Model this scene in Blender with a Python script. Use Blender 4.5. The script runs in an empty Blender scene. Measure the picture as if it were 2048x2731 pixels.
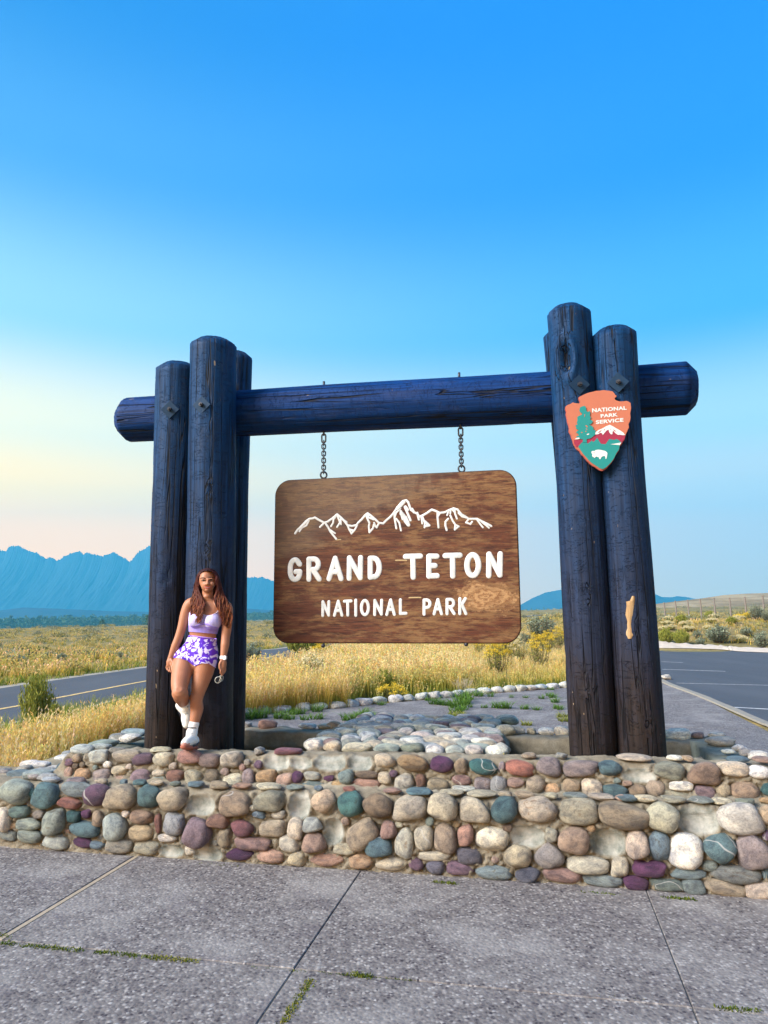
import bpy, bmesh, math, random
import numpy as np
from math import radians, sin, cos, pi, sqrt, atan2, hypot
from mathutils import Vector, Matrix, noise as mnoise

S = bpy.context.scene
COL = S.collection
rng = np.random.default_rng(11)
random.seed(5)

# ------------------------------------------------------------------ camera
CAM_H = 1.85
PITCH, ROLL = radians(8.25), radians(.55)
_r = Vector((cos(ROLL), 0, -sin(ROLL)))
_u0 = Vector((sin(ROLL), 0, cos(ROLL)))
_f = Vector((0, 1, 0)) * cos(PITCH) + _u0 * sin(PITCH)
_u = _u0 * cos(PITCH) - Vector((0, 1, 0)) * sin(PITCH)
cam = bpy.data.objects.new('camera', bpy.data.cameras.new('camera'))
COL.objects.link(cam)
cam.matrix_world = Matrix(((_r.x, _u.x, -_f.x, 0), (_r.y, _u.y, -_f.y, 0), (_r.z, _u.z, -_f.z, CAM_H), (0, 0, 0, 1)))
cam.data.sensor_fit = 'HORIZONTAL'
cam.data.sensor_width = 36
cam.data.lens = 36 * 1894 / 2048
cam.data.clip_start = .05
cam.data.clip_end = 30000
S.camera = cam

# ------------------------------------------------------------------ sky, sun, exposure
SUN_EL, SUN_AZ = radians(34), radians(-115)         # azimuth from +Y towards +X: the sun is on the left, a little behind the camera
EXPOSURE = 1.8
SKY_GAIN = 10 / 2 ** EXPOSURE / .93
wd = bpy.data.worlds.new('World')
S.world = wd
wd.use_nodes = True
wn, wl = wd.node_tree.nodes, wd.node_tree.links
wn.clear()
w_out = wn.new('ShaderNodeOutputWorld')
w_bg = wn.new('ShaderNodeBackground')
w_sky = wn.new('ShaderNodeTexSky')
w_sky.sky_type = 'NISHITA'
w_sky.sun_disc = False
w_sky.sun_elevation = SUN_EL
w_sky.sun_rotation = SUN_AZ
w_sky.altitude = 2000
w_sky.air_density = 1.3
w_sky.dust_density = 2.5
w_sky.ozone_density = 3.0
w_hs = wn.new('ShaderNodeHueSaturation')
w_hs.inputs['Saturation'].default_value = 1.3
wl.new(w_sky.outputs[0], w_hs.inputs['Color'])
# smoke near the horizon: the low sky turns cream and peach, more so towards the sun, the high sky stays a deep clear blue
w_tc = wn.new('ShaderNodeTexCoord')
w_sep = wn.new('ShaderNodeSeparateXYZ')
wl.new(w_tc.outputs['Generated'], w_sep.inputs[0])


def sky_ramp(stops):
    nd = wn.new('ShaderNodeValToRGB')
    nd.color_ramp.interpolation = 'EASE'
    while len(nd.color_ramp.elements) < len(stops): nd.color_ramp.elements.new(.5)
    for e, (p, c) in zip(nd.color_ramp.elements, stops):
        e.position = p
        e.color = (*c, 1)
    wl.new(w_sep.outputs['Z'], nd.inputs[0])
    return nd.outputs[0]


warm = sky_ramp([(0, (4.6, 1.7, .0)), (.104, (3.9, 1.75, .0)), (.17, (2.9, 1.7, .10)), (.24, (1.9, 1.5, .65)), (.375, (.54, .90, 1.14)), (.545, (.11, .42, .93)), (.68, (.02, .26, .78)), (1, (.01, .15, .50))])
cool = sky_ramp([(0, (1.25, .95, .55)), (.104, (1.25, .95, .65)), (.17, (1.0, .95, .80)), (.24, (.66, .90, .98)), (.375, (.065, .44, 1.02)), (.545, (.002, .265, .98)), (.68, (.0005, .245, 1.05)), (1, (.002, .15, .60))])
w_dot = wn.new('ShaderNodeVectorMath')
w_dot.operation = 'DOT_PRODUCT'
wl.new(w_tc.outputs['Generated'], w_dot.inputs[0])
w_dot.inputs[1].default_value = (sin(SUN_AZ), cos(SUN_AZ), 0)
w_mr = wn.new('ShaderNodeMapRange')
w_mr.interpolation_type = 'SMOOTHSTEP'
w_mr.inputs['From Min'].default_value = -.86
w_mr.inputs['From Max'].default_value = .32
wl.new(w_dot.outputs['Value'], w_mr.inputs['Value'])


def w_mix(fac, a, b, mode='MIX'):
    nd = wn.new('ShaderNodeMix')
    nd.data_type = 'RGBA'
    nd.blend_type = mode
    for sck, v in ((nd.inputs[0], fac), (nd.inputs[6], a), (nd.inputs[7], b)):
        if isinstance(v, bpy.types.NodeSocket): wl.new(v, sck)
        else: sck.default_value = v
    return nd.outputs[2]


smoke = w_mix(w_mr.outputs[0], cool, warm)
smoke = w_mix(1., smoke, (SKY_GAIN, SKY_GAIN, SKY_GAIN, 1), 'MULTIPLY')
wl.new(w_mix(.93, w_hs.outputs[0], smoke), w_bg.inputs[0])
w_bg.inputs[1].default_value = .10
wl.new(w_bg.outputs[0], w_out.inputs[0])

sun = bpy.data.objects.new('sun', bpy.data.lights.new('sun', 'SUN'))
COL.objects.link(sun)
sun.data.energy = 3.2
sun.data.angle = radians(36)
sun.data.color = (1, .95, .89)
_sd = Vector((sin(SUN_AZ) * cos(SUN_EL), cos(SUN_AZ) * cos(SUN_EL), sin(SUN_EL)))
sun.rotation_euler = (-_sd).to_track_quat('-Z', 'Y').to_euler()

S.view_settings.view_transform = 'Standard'
S.view_settings.look = 'None'
S.view_settings.exposure = EXPOSURE
S.view_settings.gamma = 1
S.view_settings.use_curve_mapping = False
S.render.engine = 'CYCLES'
S.cycles.use_denoising = True
S.cycles.max_bounces = 6
S.cycles.volume_bounces = 0
S.cycles.transparent_max_bounces = 12
S.cycles.caustics_reflective = False
S.cycles.caustics_refractive = False

# ------------------------------------------------------------------ surveying: points read off the photo become places on real planes
FPX = 1894.
CAM = Vector((0, 0, CAM_H))
TH = radians(12)
U = Vector((cos(TH), -sin(TH), 0))      # along the wall and the sign, to the right
V = Vector((sin(TH), cos(TH), 0))       # square to them, away from the camera
Z = Vector((0, 0, 1))


def ray(x, y):
    return _r * ((x - 1024) / FPX) + _u * ((1365.5 - y) / FPX) + _f


def gz(x, y, z=0.):
    d = ray(x, y)
    return CAM + d * ((z - CAM_H) / d.z)


def at_depth(x, y, Y):
    d = ray(x, y)
    return CAM + d * (Y / d.y)


def on_v(x, y, v):
    d = ray(x, y)
    return CAM + d * ((v - CAM.dot(V)) / d.dot(V))


def uv(u, v, z=0.):
    return U * u + V * v + Z * z


# ------------------------------------------------------------------ mesh and object helpers
def new_mesh(name, verts, faces, smooth=True):
    me = bpy.data.meshes.new(name)
    me.from_pydata([tuple(v) for v in verts], [], [tuple(f) for f in faces])
    if smooth:
        me.polygons.foreach_set('use_smooth', [True] * len(me.polygons))
    me.update()
    return me


def np_mesh(name, verts, loops, sizes, smooth=True, attrs=None):
    """fast mesh from arrays; attrs = {name: (n,4) point colours}"""
    me = bpy.data.meshes.new(name)
    verts = np.asarray(verts, np.float32)
    loops = np.asarray(loops, np.int32)
    sizes = np.asarray(sizes, np.int32)
    me.vertices.add(len(verts))
    me.vertices.foreach_set('co', verts.ravel())
    me.loops.add(len(loops))
    me.loops.foreach_set('vertex_index', loops)
    me.polygons.add(len(sizes))
    me.polygons.foreach_set('loop_start', np.concatenate(([0], np.cumsum(sizes)[:-1])).astype(np.int32))
    me.polygons.foreach_set('use_smooth', np.full(len(sizes), smooth))
    me.update(calc_edges=True)
    for k, a in (attrs or {}).items():
        at = me.attributes.new(k, 'FLOAT_COLOR', 'POINT')
        at.data.foreach_set('color', np.asarray(a, np.float32).ravel())
    return me


def grid_mesh(name, P, smooth=True, attrs=None, closed=False):
    """P: (n, m, 3) lattice of points"""
    P = np.asarray(P, float)
    n, m = P.shape[:2]
    i, j = np.meshgrid(np.arange(n - 1), np.arange(m if closed else m - 1), indexing='ij')
    j2 = (j + 1) % m
    q = np.stack([i * m + j, i * m + j2, (i + 1) * m + j2, (i + 1) * m + j], -1).reshape(-1)
    return np_mesh(name, P.reshape(-1, 3), q, np.full(len(q) // 4, 4), smooth,
                   {k: np.asarray(a).reshape(-1, 4) for k, a in (attrs or {}).items()})


def place(name, me, mat=None, parent=None, loc=None):
    """link a mesh as one object. loc is a world place; a mesh already in world coordinates has loc None"""
    o = bpy.data.objects.new(name, me)
    COL.objects.link(o)
    if mat is not None and not me.materials:
        me.materials.append(mat)
    L = Vector(loc) if loc is not None else Vector((0, 0, 0))
    if parent is not None:
        o.parent = parent
        p = parent
        while p is not None:
            L = L - p.location
            p = p.parent
    o.location = L
    return o


def empty(name, loc=(0, 0, 0), parent=None):
    o = bpy.data.objects.new(name, None)
    COL.objects.link(o)
    o.location = loc
    o.empty_display_size = .1
    if parent is not None:
        o.parent = parent
        o.location = Vector(loc) - parent.location
    return o


def tag(o, label=None, cat=None, group=None, kind=None):
    if label: o['label'] = label
    if cat: o['category'] = cat
    if group: o['group'] = group
    if kind: o['kind'] = kind
    return o


def bm_mesh(bm, name, smooth=False):
    me = bpy.data.meshes.new(name)
    bm.to_mesh(me)
    bm.free()
    if smooth:
        me.polygons.foreach_set('use_smooth', [True] * len(me.polygons))
    return me


def box_bm(bm, c, sx, sy, sz, ax=None, bevel=0.):
    """box centred on c with axes ax (three vectors)"""
    ax = ax or (Vector((1, 0, 0)), Vector((0, 1, 0)), Z)
    M = Matrix.Translation(c) @ Matrix((ax[0], ax[1], ax[2])).transposed().to_4x4() @ Matrix.Diagonal((sx, sy, sz, 1))
    g = bmesh.ops.create_cube(bm, size=1, matrix=M)
    if bevel:
        es = list({e for v in g['verts'] for e in v.link_edges})
        bmesh.ops.bevel(bm, geom=es, offset=bevel, segments=2, affect='EDGES', profile=.6)


def tube_arrays(pts, rad, k=8, caps=True):
    """verts and faces of a tube along pts (rad: number or list)"""
    pts = [Vector(p) for p in pts]
    n = len(pts)
    rad = [rad] * n if not hasattr(rad, '__len__') else rad
    vs, fs = [], []
    t0 = (pts[1] - pts[0]).normalized()
    a = t0.orthogonal().normalized()
    for i in range(n):
        t = (pts[min(i + 1, n - 1)] - pts[max(i - 1, 0)])
        t = t.normalized() if t.length > 1e-9 else t0
        a = (a - t * a.dot(t))
        a = a.normalized() if a.length > 1e-6 else t.orthogonal().normalized()
        b = t.cross(a)
        for j in range(k):
            an = 2 * pi * j / k
            vs.append(pts[i] + (a * cos(an) + b * sin(an)) * rad[i])
    for i in range(n - 1):
        for j in range(k):
            fs.append((i * k + j, i * k + (j + 1) % k, (i + 1) * k + (j + 1) % k, (i + 1) * k + j))
    if caps:
        fs.append(tuple(range(k))[::-1])
        fs.append(tuple((n - 1) * k + j for j in range(k)))
    return vs, fs


class MB:
    """collects pieces into one mesh"""
    def __init__(s): s.v, s.f = [], []

    def add(s, vf):
        o = len(s.v)
        s.v += [Vector(v) for v in vf[0]]
        s.f += [tuple(i + o for i in f) for f in vf[1]]
        return s

    def tube(s, pts, rad, k=8, caps=True): return s.add(tube_arrays(pts, rad, k, caps))

    def mesh(s, name, smooth=True): return new_mesh(name, s.v, s.f, smooth)


# value noise in numpy (for terrain, mortar and leaves)
_perm = np.random.default_rng(3).random((256, 256))


def vnoise(x, y):
    x = np.asarray(x, float); y = np.asarray(y, float)
    xi = np.floor(x).astype(int); yi = np.floor(y).astype(int)
    fx = x - xi; fy = y - yi
    fx = fx * fx * (3 - 2 * fx); fy = fy * fy * (3 - 2 * fy)
    g = lambda a, b: _perm[a & 255, b & 255]
    return ((g(xi, yi) * (1 - fx) + g(xi + 1, yi) * fx) * (1 - fy) + (g(xi, yi + 1) * (1 - fx) + g(xi + 1, yi + 1) * fx) * fy)


def fbm(x, y, o=4):
    s, a, t = 0, .5, 0
    for k in range(o):
        s = s + a * vnoise(x * 2 ** k + 17.3 * k, y * 2 ** k + 5.1 * k); t += a; a *= .5
    return s / t


def sstep(a, b, x):
    t = np.clip((np.asarray(x, float) - a) / (b - a), 0, 1)
    return t * t * (3 - 2 * t)


# ------------------------------------------------------------------ material helpers
class NM:
    """a principled material with a tiny node vocabulary"""
    def __init__(s, name, rough=.7, spec=.3):
        s.m = bpy.data.materials.new(name)
        s.m.use_nodes = True
        s.t = s.m.node_tree
        s.b = s.t.nodes['Principled BSDF']
        s.out = s.t.nodes['Material Output']
        s.b.inputs['Roughness'].default_value = rough
        s.b.inputs['Specular IOR Level'].default_value = spec

    def n(s, typ, ins=None, **at):
        nd = s.t.nodes.new('ShaderNode' + typ)
        for k, v in at.items(): setattr(nd, k, v)
        for k, v in (ins or {}).items(): s.put(nd.inputs[k], v)
        return nd

    def put(s, sock, v):
        if isinstance(v, bpy.types.NodeSocket): s.t.links.new(v, sock)
        elif isinstance(v, bpy.types.Node): s.t.links.new(v.outputs[0], sock)
        else:
            if sock.type == 'RGBA' and len(v) == 3: v = (*v, 1)
            sock.default_value = v

    def coord(s, kind='Object', scale=(1, 1, 1), loc=None, rot=(0, 0, 0)):
        tc = s.n('TexCoord')
        mp = s.n('Mapping', {'Vector': tc.outputs[kind], 'Scale': scale, 'Rotation': rot})
        if loc is not None: s.put(mp.inputs['Location'], loc)
        return mp.outputs[0]

    def noise(s, vec, scale, detail=4, rough=.55, dist=0.):
        return s.n('TexNoise', {'Vector': vec, 'Scale': scale, 'Detail': detail, 'Roughness': rough, 'Distortion': dist}).outputs[0]

    def ramp(s, fac, stops, interp='LINEAR'):
        nd = s.n('ValToRGB', {'Fac': fac})
        cr = nd.color_ramp
        cr.interpolation = interp
        while len(cr.elements) < len(stops): cr.elements.new(.5)
        for e, (p, c) in zip(cr.elements, stops):
            e.position = p
            e.color = (*c, 1) if hasattr(c, '__len__') else (c, c, c, 1)
        return nd.outputs[0]

    def mix(s, fac, a, b, mode='MIX'):
        nd = s.n('Mix', data_type='RGBA', blend_type=mode)
        s.put(nd.inputs[0], fac); s.put(nd.inputs[6], a); s.put(nd.inputs[7], b)
        return nd.outputs[2]

    def math(s, op, a, b=0.):
        nd = s.n('Math', operation=op)
        s.put(nd.inputs[0], a); s.put(nd.inputs[1], b)
        return nd.outputs[0]

    def bump(s, h, strength=.4, dist=.01, normal=None):
        nd = s.n('Bump', {'Height': h, 'Strength': strength, 'Distance': dist})
        if normal is not None: s.put(nd.inputs['Normal'], normal)
        s.put(s.b.inputs['Normal'], nd.outputs[0])
        return nd.outputs[0]

    def col(s, c): s.put(s.b.inputs['Base Color'], c); return s

    def rough(s, r): s.put(s.b.inputs['Roughness'], r); return s


def plain(name, c, rough=.6, spec=.3, metal=0., var=.12, scale=30.):
    k = NM(name, rough, spec)
    nz = k.noise(k.coord(), scale)
    k.col(k.mix(nz, tuple(x * (1 - var) for x in c), tuple(min(1, x * (1 + var)) for x in c)))
    k.b.inputs['Metallic'].default_value = metal
    k.bump(nz, .15, .004)
    return k.m


# ------------------------------------------------------------------ the land
def land_z(X, Y):
    X = np.asarray(X, float); Y = np.asarray(Y, float)
    D = np.maximum(np.hypot(X, Y), 1)
    w = sstep(35, 420, Y)
    z = w * (.0315 * X * np.minimum(1, np.where(X < 0, 1350, 500) / D) + .9)
    bank = sstep(36.5, 46, Y - .1 * (X - 14)) * sstep(6, 15, X) * (1 - sstep(120, 260, Y))
    z = z + 1.15 * bank
    z = z + sstep(24, 60, D) * (fbm(X * .09, Y * .09) - .5) * .5 + sstep(100, 300, D) * (fbm(X * .013, Y * .013) - .5) * 1.6
    return z - .03


def build_land():
    rad = np.concatenate([np.linspace(0, 24, 13)[:-1], np.geomspace(24, 6500, 110)])
    az = np.radians(np.concatenate([np.linspace(-180, -45, 28)[:-1], np.linspace(-45, 45, 181), np.linspace(45, 180, 28)[1:]]))
    R, A = np.meshgrid(rad, az, indexing='ij')
    X, Y = R * np.sin(A), R * np.cos(A)
    P = np.stack([X, Y, land_z(X, Y)], -1)
    k = NM('dry_plain', .95, .1)
    co = k.coord('Object')
    big = k.noise(k.coord('Object', (.05, .12, 1)), 1.0, 6, .6)
    mid = k.noise(k.coord('Object', (.35, .9, 1)), 1.0, 5, .65)
    fine = k.noise(co, 5.0, 5, .7)
    straw = k.ramp(fine, [(.3, (.16, .11, .04)), (.55, (.36, .25, .09)), (.75, (.50, .37, .16))])
    sage = k.ramp(fine, [(.3, (.07, .075, .035)), (.6, (.17, .16, .075)), (.8, (.30, .27, .13))])
    c = k.mix(k.ramp(k.math('ADD', k.math('MULTIPLY', big, .6), k.math('MULTIPLY', mid, .4)), [(.42, 0.), (.58, 1.)]), sage, straw)
    k.col(c)
    k.bump(fine, .8, .08)
    tag(place('ground', grid_mesh('ground', P), k.m), 'dry sagebrush plain of olive and straw coloured grass', kind='structure')


build_land()


def ridge(name, prof, Y, depth, seed, m, rough=.25, nx=260, ny=45, base=-12., jag=0., label=None):
    """a range of hills: crest heights read off the skyline at distance Y, then folded slopes in front and behind"""
    xs = np.array([p[0] for p in prof], float); ys = np.array([p[1] for p in prof], float)
    px = np.linspace(xs[0], xs[-1], nx)
    py0 = np.interp(px, xs, ys)
    kern = np.hanning(max(5, nx // 24) | 1); kern /= kern.sum()
    pad = len(kern) // 2
    pys = np.convolve(np.pad(py0, pad, mode='edge'), kern, 'valid')
    py = py0 + jag * (fbm(px * .16, 0 * px + seed, 4) - .5) + jag * .6 * (vnoise(px * .7, 0 * px) - .5)
    crest = np.array([tuple(at_depth(a, b, Y)) for a, b in zip(px, py)])
    t = np.linspace(-1, 1, ny)
    Xc = crest[:, 0][None, :] + 0 * t[:, None]
    h = crest[:, 2][None, :]
    hs = np.array([at_depth(a, b, Y).z for a, b in zip(px, pys)])[None, :]      # the crags stay near the crest, the slopes below are broader
    h = np.where(t[:, None] == 0, h, np.minimum(h, hs) + (h - np.minimum(h, hs)) * np.exp(-(t[:, None] / .05) ** 2))
    fall = 1 - np.abs(t)[:, None] ** .6
    Yg = Y + t[:, None] * depth + 0 * Xc
    sp = abs(crest[-1, 0] - crest[0, 0]) / nx
    fold = 1 - np.abs(2 * fbm(Xc / (sp * 26) + seed, Yg / (depth * .55) + seed, 5) - 1) * 2
    fold2 = fbm(Xc / (sp * 7) + seed * 2, Yg / (depth * .2), 4) - .5
    edge = 1 - fall
    zz = base + (h - base) * fall * (1 + edge * rough * (fold - .35) * 1.6 + edge * rough * fold2)
    P = np.stack([Xc + fold2 * sp * 4 * edge, Yg, zz], -1)
    o = place(name, grid_mesh(name, P), m)
    tag(o, label, kind='structure')
    return o


k = NM('haze_blue_rock', .95, .1)
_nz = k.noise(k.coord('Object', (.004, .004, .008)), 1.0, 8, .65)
k.col(k.ramp(_nz, [(.35, (.030, .050, .072)), (.55, (.036, .058, .080)), (.72, (.046, .068, .092))]))  # bluish base colour stands in for part of the haze
MTN = k.m
k = NM('bare_hill', .95, .1)
_nz = k.noise(k.coord('Object', (.05, .02, .2)), 1.0, 7, .65)
k.col(k.ramp(_nz, [(.3, (.13, .105, .06)), (.5, (.25, .19, .11)), (.7, (.36, .29, .18))]))
HILL = k.m

_q = 2048 / 1659
teton = [(-90, 205), (-40, 150), (0, 113), (22, 112), (40, 118), (48, 100), (55, 92), (100, 80), (118, 86), (150, 102), (190, 116), (230, 130), (262, 148), (290, 170), (305, 163), (320, 155), (338, 164), (360, 180), (385, 164), (430, 140), (470, 127), (500, 120), (515, 124), (528, 136), (540, 130), (560, 131), (580, 133), (600, 140), (640, 150), (680, 140), (700, 128), (720, 125), (735, 132), (790, 165), (805, 174), (820, 182), (835, 170), (870, 130), (885, 118), (905, 112), (940, 88), (975, 85), (1040, 70), (1120, 110), (1200, 90), (1290, 160), (1400, 220), (1500, 268), (1580, 284), (1640, 282), (1700, 296), (1780, 330), (1900, 385), (2050, 440), (2300, 520)]
ridge('mountains', [(x * .42194, 1420 + y * .42194) for x, y in teton], 4200, 520, 3.7, MTN, .10, 900, 81, jag=7.,
      label='jagged blue mountain range across the valley on the left')
ridge('foothills', [(-300 * 1, 1625), (0, 1628), (60, 1620), (150, 1623), (300, 1630), (420, 1632), (640, 1622), (740, 1628), (900, 1640)], 2300, 500, 9.1, MTN, .5, 160, 21,
      label='low hazy foothills at the feet of the blue mountains')
ridge('far_hills', [(1180, 1640), (1300, 1632), (1390, 1612), (1420, 1595), (1455, 1580), (1500, 1572), (1580, 1562), (1680, 1570), (1751, 1586), (1765, 1592), (1790, 1593), (1805, 1590), (1830, 1592), (1852, 1597), (1875, 1600), (1960, 1612), (2100, 1625)], 3200, 700, 5.3, MTN, .45, 260, 35,
      label='pale blue hills between sign board and right posts')
ridge('grassy_hill', [(1560, 1650), (1640, 1632), (1740, 1612), (1800, 1604), (1870, 1596), (1930, 1587), (1990, 1583), (2060, 1581), (2200, 1576), (2500, 1570), (2900, 1600)], 330, 240, 2.2, HILL, .12, 150, 27, base=-2.,
      label='bare brown grassy hill behind the wire fence')

# ------------------------------------------------------------------ air
def haze_box():
    bm = bmesh.new()
    box_bm(bm, Vector((0, 2200, 345)), 8600, 5200, 750)
    o = place('haze', bm_mesh(bm, 'haze'))
    m = bpy.data.materials.new('haze')
    m.use_nodes = True
    t = m.node_tree
    t.nodes.clear()
    out = t.nodes.new('ShaderNodeOutputMaterial')
    v = t.nodes.new('ShaderNodeVolumePrincipled')
    v.inputs['Color'].default_value = HAZE_COL
    v.inputs['Density'].default_value = HAZE_D
    v.inputs['Anisotropy'].default_value = 0
    t.links.new(v.outputs[0], out.inputs['Volume'])
    o.data.materials.append(m)
    tag(o, 'blue smoky haze filling the valley air', kind='stuff')


HAZE_COL, HAZE_D = (.08, .60, 1.0, 1), 2.6e-4
haze_box()

# ------------------------------------------------------------------ paving
def clip_poly(poly, clip):
    out = list(poly)
    n = len(clip)
    for i in range(n):
        a, b = clip[i], clip[(i + 1) % n]
        inside = lambda p: (b[0] - a[0]) * (p[1] - a[1]) - (b[1] - a[1]) * (p[0] - a[0]) >= -1e-9
        src, out = out, []
        for j in range(len(src)):
            p, q = src[j], src[(j + 1) % len(src)]
            ip, iq = inside(p), inside(q)
            if ip: out.append(p)
            if ip != iq:
                d1 = (b[0] - a[0]) * (p[1] - a[1]) - (b[1] - a[1]) * (p[0] - a[0])
                d2 = (b[0] - a[0]) * (q[1] - a[1]) - (b[1] - a[1]) * (q[0] - a[0])
                t = d1 / (d1 - d2)
                out.append((p[0] + (q[0] - p[0]) * t, p[1] + (q[1] - p[1]) * t))
        if len(out) < 3: return []
    return out


k = NM('exposed_aggregate', .85, .25)
co = k.coord('Object')
vor = k.n('TexVoronoi', {'Vector': co, 'Scale': 52.})
vor2 = k.n('TexVoronoi', {'Vector': co, 'Scale': 33.})
cellc = k.n('SeparateColor', {'Color': vor.outputs['Color']})
cell2 = k.n('SeparateColor', {'Color': vor2.outputs['Color']})
peb = k.ramp(cellc.outputs[0], [(0, (.035, .028, .04)), (.24, (.07, .06, .075)), (.45, (.19, .165, .17)), (.64, (.29, .26, .24)), (.8, (.52, .48, .45)), (1, (.78, .74, .70))])
peb2 = k.ramp(cell2.outputs[1], [(0, (.07, .06, .07)), (.5, (.22, .195, .19)), (.8, (.40, .365, .34)), (1, (.58, .54, .50))])
c = k.mix(1., k.mix(.42, peb, peb2), (.57, .565, .575), 'MULTIPLY')
grout = k.ramp(vor.outputs['Distance'], [(.30, 0.), (.62, 1.)])
c = k.mix(k.math('MULTIPLY', grout, .75), c, (.14, .125, .12))
stain = k.noise(co, 1.3, 6, .65)
c = k.mix(k.ramp(stain, [(.48, 0.), (.66, .55)]), c, (.30, .28, .265))
c = k.mix(k.ramp(k.noise(co, 2.7, 5, .7), [(.56, 0.), (.72, .6)]), c, (.12, .105, .115))
k.col(c)
k.bump(k.math('SUBTRACT', 1., vor.outputs['Distance']), .55, .006)
AGG = k.m
SOIL = plain('joint_soil', (.13, .115, .095), .95, .1, var=.4, scale=60)
CONC = plain('kerb_concrete', (.24, .22, .185), .9, .15, var=.25, scale=14)

front_region = [(-8.2, -1.5), (3.45, -1.5), (3.45, 5.36), (-8.2, 5.36)]
plaza_region = [(-4.6, 5.36), (3.45, 5.36), (3.45, 21.3), (.6, 18.9), (-2.3, 16.02), (-5.41, 12.91), (-5.5, 8)]
bed_poly = [(-8.2, -1.5), (3.45, -1.5), (3.45, 21.3), (.6, 18.9), (-2.3, 16.02), (-5.41, 12.91), (-5.5, 8), (-4.6, 5.36), (-8.2, 5.36)]
_v = [uv(a, b, -.007) for a, b in bed_poly]
pavement = tag(place('pavement', new_mesh('pavement', _v, [range(len(_v))], False), SOIL), 'exposed aggregate paving slabs around the stone base', kind='structure')


def slab_mesh(poly, z):
    c = (sum(p[0] for p in poly) / len(poly), sum(p[1] for p in poly) / len(poly))
    def inset(d):
        r = []
        for p in poly:
            L = hypot(p[0] - c[0], p[1] - c[1])
            r.append((c[0] + (p[0] - c[0]) * (1 - d / max(L, .1)), c[1] + (p[1] - c[1]) * (1 - d / max(L, .1))))
        return r
    n = len(poly)
    vs = [uv(a, b, -.1) for a, b in inset(.0035)] + [uv(a, b, z - .005) for a, b in inset(.0035)] + [uv(a, b, z) for a, b in inset(.010)]
    fs = []
    for r in range(2):
        for i in range(n): fs.append((r * n + i, r * n + (i + 1) % n, (r + 1) * n + (i + 1) % n, (r + 1) * n + i))
    fs.append(tuple(2 * n + i for i in range(n)))
    return new_mesh('paving_slab', vs, fs, False)


_us = [-8.2, -6.85, -5.0, -3.16, -1.33, .65, 2.2, 3.45]
_vs = [-1.5, -.6, .9, 2.4, 3.88, 5.36]
_ub = [-8, -5.2, -3.34, -1.46, .36, 1.9, 3.45]
_vb = [5.36, 7.1, 8.9, 10.8, 12.65, 14.5, 16.4, 18.2, 20, 21.4]
for us, vs, reg in ((_us, _vs, front_region), (_ub, _vb, plaza_region)):
    for i in range(len(us) - 1):
        for j in range(len(vs) - 1):
            x0 = us[i] + (.045 if abs(us[i] + 3.16) < .01 and j == 4 else 0)
            p = clip_poly([(x0, vs[j]), (us[i + 1], vs[j]), (us[i + 1], vs[j + 1]), (x0, vs[j + 1])], reg)
            if len(p) >= 3:
                place('paving_slab', slab_mesh(p, random.uniform(-.0025, .0025)), AGG, pavement)
bm = bmesh.new()
box_bm(bm, uv(-3.137, 4.62, -.045), .034, 1.46, .09, (U, V, Z), .004)
place('expansion_strip', bm_mesh(bm, 'expansion_strip'), plain('strip_wood', (.33, .27, .20), .9, .1, var=.3, scale=25), pavement)

# ------------------------------------------------------------------ roads
k = NM('asphalt', .8, .3)
co = k.coord('Object')
nz = k.noise(co, 170., 3, .7)
pt = k.noise(k.coord('Object', (.6, .12, 1), rot=(0, 0, .15)), 1., 6, .65)
c = k.ramp(nz, [(.3, (.034, .038, .047)), (.55, (.062, .068, .080)), (.75, (.105, .11, .125))])
k.col(k.mix(k.ramp(pt, [(.4, 0.), (.65, .6)]), c, (.085, .09, .102)))
k.bump(nz, .3, .006)
ASPHALT = k.m


def worn_paint(name, c):
    k = NM(name, .75, .2)
    nz = k.noise(k.coord('Object'), 9., 6, .7)
    k.col(k.mix(k.ramp(nz, [(.42, 0.), (.62, .75)]), c, (.20, .20, .21)))
    return k.m


WHITE_LINE = worn_paint('white_road_paint', (.50, .50, .50))
YELLOW_LINE = worn_paint('yellow_road_paint', (.72, .47, .14))


def smooth_line(pts, n):
    """points resampled along a Catmull-Rom curve"""
    P = [Vector(p) for p in pts]
    P = [P[0] * 2 - P[1]] + P + [P[-1] * 2 - P[-2]]
    out = []
    for i in range(1, len(P) - 2):
        for q in range(n):
            t = q / n
            a, b, c, d = P[i - 1], P[i], P[i + 1], P[i + 2]
            out.append(.5 * (2 * b + (c - a) * t + (2 * a - 5 * b + 4 * c - d) * t * t + (3 * b - a - 3 * c + d) * t ** 3))
    out.append(P[-2])
    return out


def ribbon(name, line, offs, z, m, label, across=None):
    """sheet along a ground line between sideways offsets offs"""
    rows = []
    for i, p in enumerate(line):
        t = (line[min(i + 1, len(line) - 1)] - line[max(i - 1, 0)])
        nrm = Vector((t.y, -t.x, 0)).normalized()
        rows.append([(p.x + nrm.x * o, p.y + nrm.y * o, float(land_z(p.x + nrm.x * o, p.y + nrm.y * o)) + .03 + z) for o in np.linspace(offs[0], offs[1], across or 2)])
    return tag(place(name, grid_mesh(name, np.array(rows)), m), label, kind='structure')


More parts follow.
